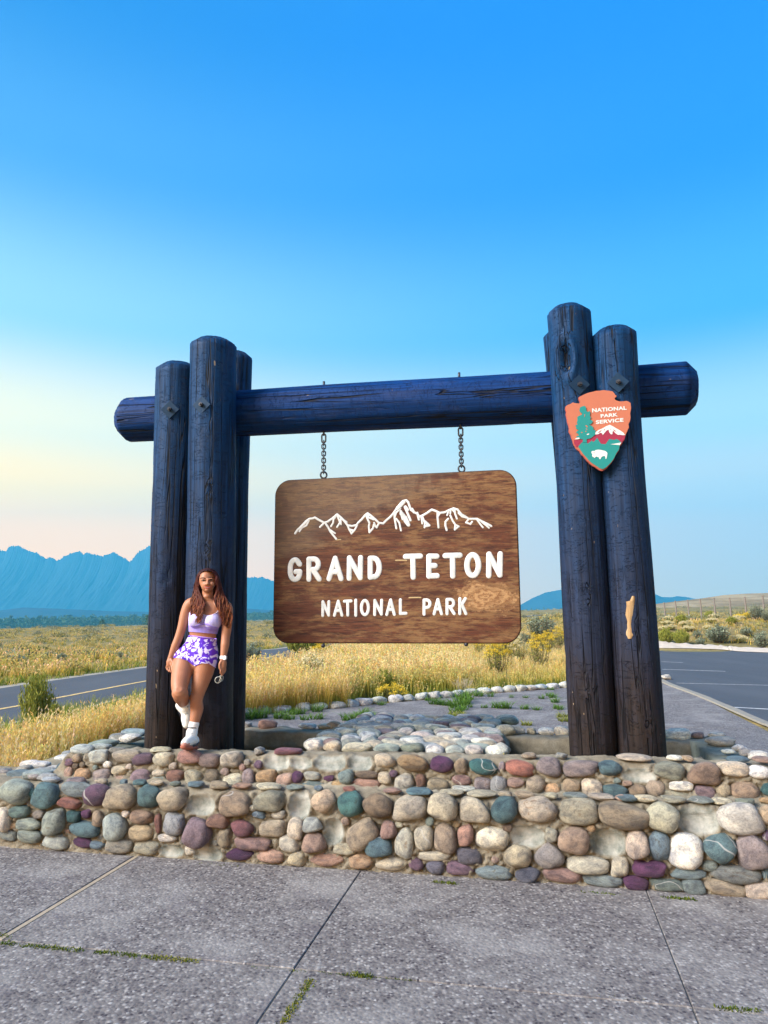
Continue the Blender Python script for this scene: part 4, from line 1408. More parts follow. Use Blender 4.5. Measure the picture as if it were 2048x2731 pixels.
def plaque_layer(name, pts, v0, v1, m, parent, dense=True):
    """flat shape traced on the plaque, from depth v1 (back) to v0 (front)"""
    P = [on_v(*c9(x, y), AV) for x, y in pts]
    n = len(P)
    bm = bmesh.new()
    f = [bm.verts.new(p + V * (v0 - AV)) for p in P]
    b = [bm.verts.new(p + V * (v1 - AV)) for p in P]
    bm.faces.new(f)
    for i in range(n): bm.faces.new((f[i], b[i], b[(i + 1) % n], f[(i + 1) % n]))
    bm.normal_update()
    bmesh.ops.triangulate(bm, faces=[q for q in bm.faces if len(q.verts) > 4], ngon_method='EAR_CLIP')
    bmesh.ops.recalc_face_normals(bm, faces=bm.faces)
    return place(name, bm_mesh(bm, name), m, parent)


arrow = empty('arrowhead_plaque', on_v(1597, 1147, AV))
tag(arrow, 'painted arrowhead plaque with tree, mountain and white bison on the right posts', 'plaque')
TERRA = plain('terracotta_paint', (.43, .135, .078), .5, .3, var=.04)
TERRA_EDGE = plain('plaque_edge', (.42, .10, .07), .6, .3, var=.2, scale=60)
TEAL = plain('teal_paint', (.008, .21, .20), .5, .3, var=.05)
MAROON = plain('maroon_paint', (.27, .020, .055), .5, .3, var=.05)
PWHITE = plain('plaque_white', (.62, .62, .61), .45, .3, var=.03)
INK = plain('dark_line', (.02, .03, .05), .6, .2)
OUT = [(895, 142), (960, 150), (1060, 165), (1085, 190), (1110, 230), (1140, 248), (1110, 275), (1098, 300), (1115, 325), (1150, 338), (1220, 350), (1320, 340), (1360, 355), (1392, 378), (1402, 470), (1385, 560), (1392, 640), (1378, 720), (1352, 760), (1362, 830), (1330, 900), (1300, 975), (1285, 1035), (1250, 1080), (1230, 1125), (1190, 1170), (1180, 1240), (1130, 1310), (1090, 1400), (1040, 1470), (985, 1530), (930, 1580), (880, 1608), (820, 1595), (740, 1540), (660, 1490), (600, 1430), (550, 1370), (500, 1320), (460, 1255), (400, 1210), (350, 1130), (335, 1060), (300, 960), (262, 890), (268, 830), (245, 745), (228, 660), (210, 590), (218, 530), (200, 490), (205, 440), (260, 405), (330, 368), (400, 385), (455, 390), (465, 345), (440, 300), (445, 270), (520, 230), (600, 195), (680, 175), (760, 155), (830, 152)]
rough_out = []
for i, (x, y) in enumerate(OUT):
    x2, y2 = OUT[(i + 1) % len(OUT)]
    rough_out.append((x, y))
    if hypot(x2 - x, y2 - y) > 50: rough_out.append(((x + x2) / 2 + random.uniform(-5, 5), (y + y2) / 2 + random.uniform(-5, 5)))
plaque_layer('edge', [(885 + (x - 885) * 1.012 - 4, 860 + (y - 860) * 1.012 + 8) for x, y in rough_out], AV + .004, AV + .034, TERRA_EDGE, arrow)
plaque_layer('panel', rough_out, AV, AV + .0035, TERRA, arrow)
MOUNT = [(345, 1062), (420, 1058), (500, 1056), (600, 1045), (680, 1015), (735, 970), (800, 920), (880, 850), (940, 815), (1010, 785), (1060, 810), (1130, 850), (1200, 890), (1260, 930), (1296, 975), (1283, 1035), (1248, 1080), (1228, 1122), (1000, 1170), (700, 1190), (440, 1185), (395, 1195), (350, 1128)]
plaque_layer('mountain', MOUNT, AV - .0030, AV - .0002, MAROON, arrow)
SNOW = [(732, 965), (745, 920), (800, 880), (850, 860), (900, 835), (940, 810), (1010, 783), (1060, 808), (1130, 850), (1200, 888), (1258, 928), (1292, 972), (1250, 975), (1190, 965), (1160, 970), (1110, 935), (1075, 895), (1060, 910), (1058, 955), (1030, 960), (1000, 920), (985, 870), (950, 890), (905, 940), (880, 972), (868, 940), (830, 930), (800, 955), (760, 960)]
plaque_layer('snow_cap', SNOW, AV - .0050, AV - .0031, PWHITE, arrow)
for pts in ([(790, 925), (855, 880), (868, 870), (840, 905), (810, 930)], [(895, 890), (905, 866), (920, 862), (910, 885)], [(1062, 865), (1095, 880), (1130, 905), (1100, 905)], [(1015, 862), (1025, 855), (1035, 866), (1024, 874)]):
    plaque_layer('rock_line', pts, AV - .0060, AV - .0051, MAROON, arrow)
FOREST = [(425, 1185), (455, 1150), (480, 1120), (510, 1095), (512, 1060), (580, 1050), (585, 1100), (600, 1130), (630, 1110), (650, 1095), (680, 1070), (700, 1100), (735, 1075), (775, 1022), (800, 1060), (830, 1110), (850, 1135), (930, 1140), (960, 1100), (1000, 1042), (1050, 1055), (1090, 1060), (1130, 1045), (1170, 1060), (1215, 1105), (1190, 1165), (1180, 1235), (1128, 1308), (1088, 1398), (1038, 1468), (985, 1525), (930, 1573), (880, 1598), (825, 1585), (745, 1530), (668, 1480), (610, 1425), (560, 1365), (510, 1312), (470, 1250)]
plaque_layer('meadow', FOREST, AV - .0052, AV - .0031, TEAL, arrow)
TREE = [(545, 435), (572, 470), (575, 520), (600, 550), (640, 528), (648, 570), (640, 620), (660, 650), (640, 690), (695, 710), (690, 740), (655, 775), (625, 780), (690, 815), (712, 860), (705, 880), (752, 885), (735, 935), (740, 965), (700, 1000), (650, 1035), (582, 1048), (585, 1110), (508, 1110), (512, 1052), (455, 1045), (395, 1010), (390, 995), (440, 985), (415, 940), (388, 930), (405, 900), (440, 885), (385, 855), (395, 825), (368, 800), (415, 775), (400, 745), (412, 700), (410, 640), (440, 620), (490, 600), (500, 575), (465, 555), (448, 520), (460, 465), (500, 445)]
plaque_layer('tree', TREE, AV - .0075, AV - .0053, TEAL, arrow)
for pts in ([(555, 800), (585, 795), (605, 825), (590, 835)], [(560, 850), (590, 860), (600, 875), (575, 870)], [(560, 900), (578, 895), (575, 918), (562, 920)], [(540, 590), (550, 590), (550, 640), (541, 640)], [(475, 925), (510, 915), (505, 932), (480, 938)]):
    plaque_layer('branch_gap', pts, AV - .0085, AV - .0076, TERRA, arrow)
plaque_layer('cloud', [(365, 1050), (385, 1030), (430, 1020), (460, 1030), (445, 1045), (400, 1052)], AV - .0085, AV - .0076, PWHITE, arrow)
plaque_layer('cloud', [(580, 970), (595, 952), (625, 945), (632, 955), (610, 972)], AV - .0085, AV - .0076, PWHITE, arrow)
plaque_layer('river', [(1015, 1142), (1100, 1132), (1220, 1110), (1195, 1158), (1110, 1150)], AV - .0065, AV - .0053, PWHITE, arrow)
BISON = [(672, 1275), (700, 1265), (725, 1268), (750, 1250), (790, 1242), (840, 1248), (880, 1256), (920, 1265), (950, 1285), (965, 1310), (960, 1345), (955, 1370), (945, 1412), (928, 1410), (930, 1380), (915, 1360), (890, 1360), (868, 1368), (855, 1380), (835, 1418), (815, 1412), (812, 1385), (790, 1380), (765, 1368), (745, 1375), (728, 1398), (712, 1380), (690, 1370), (682, 1350), (690, 1330), (672, 1305)]
plaque_layer('bison', BISON, AV - .0070, AV - .0053, PWHITE, arrow)
plaque_layer('eye', [(712, 1292), (720, 1288), (726, 1298), (720, 1310), (713, 1304)], AV - .0078, AV - .0071, INK, arrow)


def plaque_text(word, quad):
    """bold lettering stretched over four photo points: top left, top right, bottom right, bottom left"""
    cu = bpy.data.curves.new('lettering', 'FONT')
    cu.body = word
    cu.size = 1
    cu.offset = .036
    cu.extrude = .001
    cu.space_character = 1.06
    o = bpy.data.objects.new('t', cu)
    COL.objects.link(o)
    dg = bpy.context.evaluated_depsgraph_get()
    me = bpy.data.meshes.new_from_object(o.evaluated_get(dg))
    bpy.data.objects.remove(o)
    co = np.array([tuple(v.co) for v in me.vertices])
    lo, hi = co.min(0), co.max(0)
    for v in me.vertices:
        a = (v.co.x - lo[0]) / (hi[0] - lo[0]); b = (hi[1] - v.co.y) / (hi[1] - lo[1]); d = (v.co.z - lo[2]) / (hi[2] - lo[2])
        (x0, y0), (x1, y1), (x2, y2), (x3, y3) = quad
        x = (x0 * (1 - a) + x1 * a) * (1 - b) + (x3 * (1 - a) + x2 * a) * b
        y = (y0 * (1 - a) + y1 * a) * (1 - b) + (y3 * (1 - a) + y2 * a) * b
        v.co = on_v(*c9(x, y), AV) - V * (.0004 + .0016 * d)
    me.name = 'lettering'
    return place('lettering', me, PWHITE, arrow)


plaque_text('NATIONAL', [(682, 480), (1318, 435), (1322, 503), (686, 556)])
plaque_text('PARK', [(838, 588), (1152, 560), (1160, 625), (845, 652)])
plaque_text('SERVICE', [(752, 700), (1260, 655), (1265, 725), (756, 770)])

# ------------------------------------------------------------------ plants
def leaf_material(name, trans=.35, rough=.7):
    """leaves and blades: colour comes from the plant (point colours), light passes through a little"""
    k = NM(name, rough, .25)
    at = k.n('Attribute', attribute_name='tone')
    k.col(at.outputs['Color'])
    tr = k.n('BsdfTranslucent', {'Color': at.outputs['Color']})
    mx = k.n('MixShader', {0: trans, 1: k.b.outputs[0], 2: tr.outputs[0]})
    k.put(k.out.inputs['Surface'], mx.outputs[0])
    return k.m


BLADE = leaf_material('grass_blade', .4)
LEAF = leaf_material('shrub_leaf', .25)
BARK = plain('bark', (.12, .095, .07), .9, .1, var=.3, scale=20)


def lerp3(a, b, t): return tuple(a[i] + (b[i] - a[i]) * t for i in range(3))


class Leaves:
    """quads with point colours, gathered into arrays"""
    def __init__(s): s.v, s.c = [], []

    def quad(s, p, d, w, c0, c1):
        """a pointed quad from p along d with half width vector w"""
        s.v += [p - w * .6, p + d * .5 - w, p + d, p + d * .5 + w]
        m = lerp3(c0, c1, .5)
        s.c += [c0, m, c1, m]

    def strip(s, pts, w, cols):
        for i in range(len(pts) - 1):
            a, b = 1 - i / (len(pts) - 1) * .75, 1 - (i + 1) / (len(pts) - 1) * .75
            s.v += [pts[i] - w * a, pts[i] + w * a, pts[i + 1] + w * b, pts[i + 1] - w * b]
            s.c += [cols[i], cols[i], cols[i + 1], cols[i + 1]]

    def arrays(s): return np.array([tuple(v) for v in s.v], np.float32), np.array([(*c, 1) for c in s.c], np.float32)

    def mesh(s, name):
        v, c = s.arrays()
        return np_mesh(name, v, np.arange(len(v)), np.full(len(v) // 4, 4), False, {'tone': c})


def grass_clump(seed, n, h, spread, heads, wid, pal, droop=.3):
    """upright stalks with leaves at the foot and nodding seed heads"""
    r = random.Random(seed)
    L = Leaves()
    low, mid, top, head = pal
    for i in range(n):
        a, d = r.uniform(0, 2 * pi), spread * sqrt(r.random())
        p = Vector((cos(a) * d, sin(a) * d, -.02))
        hh = h * r.uniform(.6, 1.05)
        la = r.uniform(0, 2 * pi)
        lean = Vector((cos(la), sin(la), 0)) * hh * droop * r.uniform(.2, 1)
        w = Vector((cos(la + 1.57 + r.uniform(-.8, .8)), sin(la + 1.57), 0)) * wid * r.uniform(.7, 1.2)
        seg = 4 if heads else 3
        pts = [p + Z * hh * t + lean * t * t for t in [q / seg for q in range(seg + 1)]]
        j = r.uniform(.8, 1.2)
        cs = []
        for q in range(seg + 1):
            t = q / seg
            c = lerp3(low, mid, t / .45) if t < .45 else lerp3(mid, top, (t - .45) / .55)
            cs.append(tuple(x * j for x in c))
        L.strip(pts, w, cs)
        if heads and r.random() < heads:
            e = pts[-1]; dr = (pts[-1] - pts[-2]).normalized()
            hd = tuple(x * r.uniform(.8, 1.15) for x in head)
            for q in range(5):
                dd = (dr + Vector((r.uniform(-.6, .6), r.uniform(-.6, .6), r.uniform(-.5, .3)))).normalized() * r.uniform(.035, .06)
                o = e - dr * r.uniform(-.02, .14) * (h / .6)
                L.quad(o, dd, Vector((r.uniform(-1, 1), r.uniform(-1, 1), 0)).normalized() * wid * 1.7, hd, tuple(x * .9 for x in hd))
    return L.arrays()


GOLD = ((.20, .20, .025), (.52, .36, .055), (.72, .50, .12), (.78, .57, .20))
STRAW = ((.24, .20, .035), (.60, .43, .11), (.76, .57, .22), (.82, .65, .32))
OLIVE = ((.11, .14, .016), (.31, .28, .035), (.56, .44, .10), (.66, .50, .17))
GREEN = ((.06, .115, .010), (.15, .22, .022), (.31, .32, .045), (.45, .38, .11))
RUST = ((.24, .15, .04), (.46, .28, .10), (.60, .38, .17), (.62, .42, .22))


def scatter(name, clumps, spots, label, mat=None):
    """one mesh of many clumps; spots = list of (x, y, z, scale, kind)"""
    vs, cs = [], []
    for x, y, z, s, kd in spots:
        v, c = clumps[kd]
        a = random.uniform(0, 2 * pi)
        ca, sa = cos(a), sin(a)
        q = np.empty_like(v)
        q[:, 0] = (v[:, 0] * ca - v[:, 1] * sa) * s + x
        q[:, 1] = (v[:, 0] * sa + v[:, 1] * ca) * s + y
        q[:, 2] = v[:, 2] * s * random.uniform(.85, 1.12) + z
        j = random.uniform(.82, 1.16)
        vs.append(q); cs.append(np.clip(c * np.array([j, j, j, 1], np.float32), 0, 1))
    v = np.concatenate(vs); c = np.concatenate(cs)
    me = np_mesh(name, v, np.arange(len(v)), np.full(len(v) // 4, 4), False, {'tone': c})
    return tag(place(name, me, mat or BLADE), label, kind='stuff')


def point_in(poly, x, y):
    ins = False
    for i in range(len(poly)):
        (x0, y0), (x1, y1) = poly[i], poly[i - 1]
        if (y0 > y) != (y1 > y) and x < (x1 - x0) * (y - y0) / (y1 - y0) + x0: ins = not ins
    return ins


_lot2 = [(p.x, p.y) for p in lot]
_bed2 = [(a, b) for a, b in bed_poly]
_road2 = [(p.x, p.y) for p in road_line]


def road_off(x, y):
    """signed sideways distance from the road's centre line (right is positive)"""
    best, s = 1e9, 0
    for i in range(len(_road2) - 1):
        (ax, ay), (bx, by) = _road2[i], _road2[i + 1]
        dx, dy = bx - ax, by - ay
        t = max(0, min(1, ((x - ax) * dx + (y - ay) * dy) / (dx * dx + dy * dy)))
        px, py = x - ax - t * dx, y - ay - t * dy
        d = px * px + py * py
        if d < best: best, s = d, (dy * px - dx * py)
    return math.copysign(sqrt(best), s)


def free(x, y, margin=.0):
    u, v = x * U.x + y * U.y, x * V.x + y * V.y
    if point_in(_bed2, u, v): return False
    if -4.95 < u < 3.0 and 4.9 < v < 7.5: return False
    if point_in(_lot2, x, y): return False
    return True


SHRUBS = []


def ground_at(x, y, y_max=260.):
    d = ray(x, y)
    t0 = 3.
    t = t0
    while t < y_max:
        p = CAM + d * t
        if p.z <= float(land_z(p.x, p.y)): break
        t *= 1.01
    p = CAM + d * t
    return Vector((p.x, p.y, float(land_z(p.x, p.y)))), t


def shrub(name, base, w, h, kind, label, group, seed, dens=1.):
    """a bush of many fine upright stems: sage (grey leaves), rabbit (yellow flower heads), cream (faded flower heads), green (feathery wands), dead (bare twigs)"""
    r = random.Random(seed)
    SHRUBS.append((base.x, base.y, w / 2))
    root = empty(name, base)
    tag(root, label, 'shrub', group)
    st, fo, fl = MB(), Leaves(), Leaves()
    n = int({'green': 110, 'dead': 30}.get(kind, 46) * dens)
    q = max(.020, min(.075, w * .05)) * (1.5 if kind in ('green', 'sage') else 1.)
    for i in range(n):
        a, rr = r.uniform(0, 2 * pi), sqrt(r.random())
        tip = base + Vector((cos(a) * rr * w / 2, sin(a) * rr * w / 2 * .9, h * (1 - .42 * rr * rr) * r.uniform(.78, 1.06)))
        foot = base + Vector((cos(a) * rr * w * .10, sin(a) * rr * w * .10, -.03))
        mid_ = foot.lerp(tip, .5) + Vector((cos(a) * rr * w * .10, sin(a) * rr * w * .10, -.02 * h))
        pts = [foot, foot.lerp(mid_, .5) + Vector((0, 0, .02 * h)), mid_, mid_.lerp(tip, .55), tip]
        st.tube(pts, [q * .18, q * .15, q * .12, q * .09, q * .05], 4, False)
        if kind == 'dead':
            for _ in range(5):
                b = mid_.lerp(tip, r.uniform(0, .9))
                st.tube([b, b + (tip - mid_) * .4 + Vector((r.uniform(-1, 1), r.uniform(-1, 1), r.uniform(0, .5))) * h * .15], q * .07, 3, False)
            continue
        m = {'sage': 34, 'rabbit': 26, 'cream': 24, 'green': 26}[kind]
        for j in range(m):
            t = r.uniform(.18, 1.)
            k4 = t * 4
            i0 = min(3, int(k4)); p = pts[i0].lerp(pts[i0 + 1], k4 - i0)
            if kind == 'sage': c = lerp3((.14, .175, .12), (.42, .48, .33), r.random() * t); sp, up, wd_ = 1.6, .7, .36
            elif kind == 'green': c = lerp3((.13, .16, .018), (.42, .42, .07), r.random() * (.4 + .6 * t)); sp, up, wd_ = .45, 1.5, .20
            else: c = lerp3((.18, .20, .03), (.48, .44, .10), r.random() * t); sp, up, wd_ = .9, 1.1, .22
            d = Vector((r.uniform(-1, 1) * sp, r.uniform(-1, 1) * sp, up * r.uniform(.4, 1.2))).normalized() * q * r.uniform(1., 1.9)
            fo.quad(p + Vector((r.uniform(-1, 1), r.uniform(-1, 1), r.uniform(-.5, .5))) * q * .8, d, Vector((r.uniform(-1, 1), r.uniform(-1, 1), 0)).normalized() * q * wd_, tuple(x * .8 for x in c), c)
        if kind in ('rabbit', 'cream') and rr > .0:
            for j in range(34):
                ca = lerp3((.58, .38, .015), (.80, .60, .06), r.random()) if kind == 'rabbit' else lerp3((.62, .52, .26), (.78, .70, .46), r.random())
                p = tip + Vector((r.gauss(0, 1), r.gauss(0, 1), r.gauss(0, .55))) * w * .055
                d = Vector((r.uniform(-1, 1), r.uniform(-1, 1), r.uniform(.1, 1))).normalized() * q * .75
                fl.quad(p, d, Vector((r.uniform(-1, 1), r.uniform(-1, 1), r.uniform(-.4, .4))).normalized() * q * .34, ca, ca)
    if kind == 'green': STEMM = plain('green_stem', (.22, .24, .06), .9, .1)
    else: STEMM = BARK
    place('stems', st.mesh('stems'), STEMM if kind != 'dead' else plain('dead_twig', (.45, .38, .27), .9, .1), root)
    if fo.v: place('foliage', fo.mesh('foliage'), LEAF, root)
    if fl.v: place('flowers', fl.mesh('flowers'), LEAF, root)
    return root


def z1(x, y): return .25317 * x, 1560 + .25317 * y
def z2(x, y): return 640 + .27728 * x, 1680 + .27728 * y
def z3(x, y): return 1100 + .27728 * x, 1600 + .27728 * y
def z4(x, y): return 1740 + .18565 * x, 1540 + .18565 * y


def photo_shrub(fn, k, x, y, w, h, kind, label, group=None, name='shrub', Y=None):
    px, py = fn(x, y)
    if Y is None: p, t = ground_at(px, py)
    else:
        p = at_depth(px, py, Y); p.z = float(land_z(p.x, p.y))
    dist = (p - CAM).dot(_f)
    hs = (1.8 if group == 'shrubs behind the plaza' else 1.7 if kind == 'green' else 1.15)
    shrub(name, p, w * k * dist / FPX * 1.1, h * k * dist / FPX * hs, kind, label, group, int(x * 7 + y))


ka, kb_, kc_ = .25317, .27728, .18565
photo_shrub(z1, ka, 375, 1375, 350, 345, 'green', 'feathery bright green bush standing before the road at the left edge', None, 'green_bush', 12.6)
photo_shrub(z1, ka, 575, 1375, 120, 170, 'green', 'small green sprig beside the feathery green bush at the left', None, 'green_bush', 12.4)
for x, y, w, h, lb in [(650, 812, 105, 85, 'dark twiggy sagebrush beyond the road, leftmost of the grey ones'), (1030, 790, 95, 92, 'pointed grey sagebrush beyond the road, third from the left post'), (1150, 790, 105, 85, 'round grey sagebrush beyond the road, second from the left post'), (1250, 800, 78, 95, 'narrow grey sagebrush beyond the road, nearest to the left post'),
                       (195, 850, 160, 90, 'olive grey sagebrush beyond the road at the left edge'), (515, 770, 150, 50, 'low spreading sagebrush beyond the road')]:
    photo_shrub(z1, ka, x, y, w, h, 'sage', lb, 'sagebrush beyond the road', 'sagebrush')
for x, y, w, h, kd, lb in [(870, 590, 250, 165, 'rabbit', 'yellow flowering rabbitbrush just right of the sign board, behind the round golden one'), (820, 725, 260, 180, 'rabbit', 'round golden rabbitbrush in front of its yellow neighbours below the sign board'),
                           (1215, 660, 215, 180, 'rabbit', 'yellow topped rabbitbrush close beside the right posts'), (1290, 500, 150, 115, 'rabbit', 'bright yellow rabbitbrush against the right posts, upper of two'), (1030, 600, 170, 140, 'cream', 'faded olive rabbitbrush between two yellow ones'),
                           (640, 540, 110, 100, 'rabbit', 'small yellow rabbitbrush under the right half of the sign board'), (1240, 400, 330, 150, 'sage', 'large grey green sagebrush between sign board and right posts'), (1080, 440, 120, 75, 'sage', 'small silvery sagebrush under the corner of the sign board'),
                           (1400, 470, 150, 110, 'rabbit', 'yellow rabbitbrush half hidden by the right posts'), (300, 480, 160, 90, 'rabbit', 'dim yellow rabbitbrush under the middle of the sign board')]:
    photo_shrub(z3, kb_, x, y, w, h, kd, lb, 'shrubs behind the plaza')
photo_shrub(z3, kb_, 480, 900, 210, 130, 'dead', 'pale dead twiggy bush by the boulder edging', None, 'dead_bush')
for x, y, w, h, kd, lb in [(610, 232, 330, 95, 'green', 'green shrub at the bend of the road under the sign board'), (985, 345, 120, 85, 'rabbit', 'small bright yellow rabbitbrush in the pale grass'), (790, 300, 190, 100, 'rabbit', 'sparse yellow rabbitbrush in the grass near the road'),
                           (690, 540, 290, 165, 'cream', 'cream white flowering bush in the golden grass'), (1460, 690, 255, 88, 'rabbit', 'low yellow flowering mat beside the boulder edging'), (510, 430, 120, 80, 'rabbit', 'faint yellow rabbitbrush in the grass right of the left posts'),
                           (110, 320, 190, 110, 'sage', 'grey green sagebrush by the road, beside the left posts'), (1400, 625, 210, 130, 'green', 'fresh green weeds clump behind the yellow flowering mat')]:
    photo_shrub(z2, kb_, x, y, w, h, kd, lb, 'shrubs behind the plaza')
for x, y, w, h, kd, lb in [(960, 950, 340, 225, 'sage', 'largest sagebrush on the dirt verge of the lot'), (1350, 860, 170, 120, 'sage', 'blue grey sagebrush behind the pale grasses right of the largest one'), (1580, 1030, 220, 225, 'sage', 'dense dark sagebrush at the right edge of the lot'),
                           (1500, 615, 190, 215, 'sage', 'tall sagebrush in front of the last fence post'), (1650, 645, 140, 170, 'sage', 'sagebrush at the right edge below the fence'), (690, 985, 135, 95, 'sage', 'small dark sagebrush low on the dirt verge'),
                           (650, 890, 130, 115, 'sage', 'narrow sagebrush left of the largest one'), (1250, 955, 220, 95, 'cream', 'pale grassy bush on the dirt verge between sagebrushes'), (200, 955, 220, 120, 'green', 'yellow green bush on the verge next to the right posts'), (420, 965, 220, 120, 'green', 'yellow green bush on the verge, left of the sagebrushes')]:
    photo_shrub(z4, kc_, x, y, w, h, kd, lb, 'shrubs along the far verge of the lot', 'sagebrush' if kd == 'sage' else 'shrub')
rr_ = random.Random(77)
for i in range(16):
    x, y = rr_.uniform(130, 1450), rr_.uniform(600, 800)
    photo_shrub(z4, kc_, x, y, rr_.uniform(110, 190), rr_.uniform(55, 90), *(lambda kd: (kd, ('%s on the bank below the fence, towards the %s' % ({'cream': 'pale cream flowering bush', 'rabbit': 'yellow flowering bush', 'green': 'olive green leafy bush'}[kd], 'right posts' if x < 600 else 'right edge' if x > 1050 else 'middle of the fence')), 'bushes on the bank below the fence'))(rr_.choice(['cream', 'rabbit', 'cream', 'green'])))

def shaded_out(x, y):
    """no tall grass inside a shrub or just before it"""
    d = hypot(x, y)
    for sx, sy, r in SHRUBS:
        if abs(sx - x) > 4 or abs(sy - y) > 5: continue
        for back in (0, .5, 1., 1.6, 2.2):
            px, py = x * (d + back) / d, y * (d + back) / d
            if (px - sx) ** 2 + (py - sy) ** 2 < (r * .95) ** 2: return back + .3
    return 0


clumps = [grass_clump(1, 15, .66, .13, .85, .0050, GOLD), grass_clump(2, 15, .74, .14, .9, .0050, STRAW), grass_clump(3, 16, .60, .14, .7, .0052, OLIVE),
          grass_clump(4, 14, .70, .12, .9, .0050, GOLD), grass_clump(5, 14, .62, .15, .85, .0050, RUST), grass_clump(6, 22, .40, .15, 0, .0060, GREEN, .5),
          grass_clump(7, 14, .55, .16, .6, .0055, STRAW, .6)]
coarse = [grass_clump(11, 10, .66, .24, .9, .011, GOLD), grass_clump(12, 10, .72, .24, .9, .011, STRAW), grass_clump(13, 10, .58, .26, .7, .012, OLIVE),
          grass_clump(14, 10, .66, .24, .9, .011, GOLD), grass_clump(15, 9, .60, .26, .8, .011, RUST), grass_clump(16, 14, .36, .26, 0, .014, GREEN, .5), grass_clump(17, 9, .5, .3, .6, .012, STRAW, .6)]
near, mid = [], []
rg = random.Random(21)
# tall grass between road and wall, and behind the plaza
def curb_dist(x, y):
    u, v = x * U.x + y * U.y, x * V.x + y * V.y
    return (v - u - 18.3) / 1.414


n_try = 0
while n_try < 15000:
    n_try += 1
    Y = 5.0 + 16 * rg.random() ** .8
    X = rg.uniform(-.62 * Y - 1.5, -.05 * Y)
    if not free(X, Y): continue
    ro = road_off(X, Y)
    if ro < 2.2 or rg.random() > .80: continue
    g = float(fbm(X * .7, Y * .7, 3))
    kd = rg.choice([0, 1, 3, 0, 2] if g > .48 else [2, 0, 4, 3, 1])
    sc = rg.uniform(.72, 1.08) * (.30 + .70 * float(sstep(3.3, 5.2, ro)))
    so = shaded_out(X, Y)
    if so: sc *= min(1., .25 * so)
    sc *= 1 * (1 - .25 * sstep(9, 6, Y) if X > -4.6 else 1)
    near.append((X, Y, float(land_z(X, Y)), float(sc), kd))
    if rg.random() < .22: near.append((X + rg.uniform(-.2, .2), Y + rg.uniform(-.2, .2), float(land_z(X, Y)), rg.uniform(.7, 1.1), 5))
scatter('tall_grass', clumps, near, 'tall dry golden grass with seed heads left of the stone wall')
n_try = 0
while n_try < 26000:
    n_try += 1
    Y = 15 + 34 * rg.random() ** 1.1
    X = rg.uniform(-.30 * Y, .36 * Y)
    if not free(X, Y): continue
    ro = road_off(X, Y)
    if ro < 2.6: continue
    cd = curb_dist(X, Y)
    if cd < .1: continue
    g = float(fbm(X * .35 + 9, Y * .35, 3))
    d = 1.0 if Y < 30 else .6
    if rg.random() > d * .5: continue
    so = shaded_out(X, Y)
    if so and so < 2.4 and rg.random() < .8: continue
    bare = X > -.6 and X < 1.6 and cd < 1.3
    if bare and rg.random() < .75: continue
    if cd < .75: kd = rg.choice([5, 5, 2, 5])
    elif cd < 2.6: kd = rg.choice([2, 5, 2, 0, 5])
    elif g > .5: kd = rg.choice([1, 1, 0, 3, 6, 1])
    else: kd = rg.choice([0, 3, 1, 4, 2])
    mid.append((X, Y, float(land_z(X, Y)), rg.uniform(.75, 1.1) * (.75 if cd < .9 else 1) * (1 - .45 * float(sstep(.07, .15, X / Y))), kd))
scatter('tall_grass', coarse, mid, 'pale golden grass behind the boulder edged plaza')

# verge and open plain beyond the road, and the bank beyond the lot
plain_cl = []
for i, (pal, h, n, hd) in enumerate([(STRAW, .42, 12, .5), (OLIVE, .40, 14, .4), (GOLD, .45, 12, .6), (GREEN, .28, 18, 0)]):
    plain_cl.append(grass_clump(40 + i, n, h, .34, hd, .020, pal, .7))
SAGE = (.20, .22, .14); SAGE_L = (.34, .36, .24); SAGE_D = (.11, .13, .09)


def tuft(seed, w, h, c0, c1, n, q):
    """low rounded shrub as leaf clusters, for the distance"""
    r = random.Random(seed)
    L = Leaves()
    for i in range(n):
        a, e = r.uniform(0, 2 * pi), r.uniform(0, 1)
        rr = sqrt(r.random())
        p = Vector((cos(a) * rr * w / 2, sin(a) * rr * w / 2, h * (.15 + .75 * e * (1 - rr * rr * .7))))
        d = Vector((p.x / w * 1.6 + r.uniform(-.5, .5), p.y / w * 1.6 + r.uniform(-.5, .5), r.uniform(.4, 1.1))).normalized() * q * r.uniform(.7, 1.4)
        c = lerp3(c0, c1, r.random())
        L.quad(p, d, Vector((r.uniform(-1, 1), r.uniform(-1, 1), r.uniform(-.3, .3))).normalized() * q * .32, tuple(x * .75 for x in c), c)
    return L.arrays()


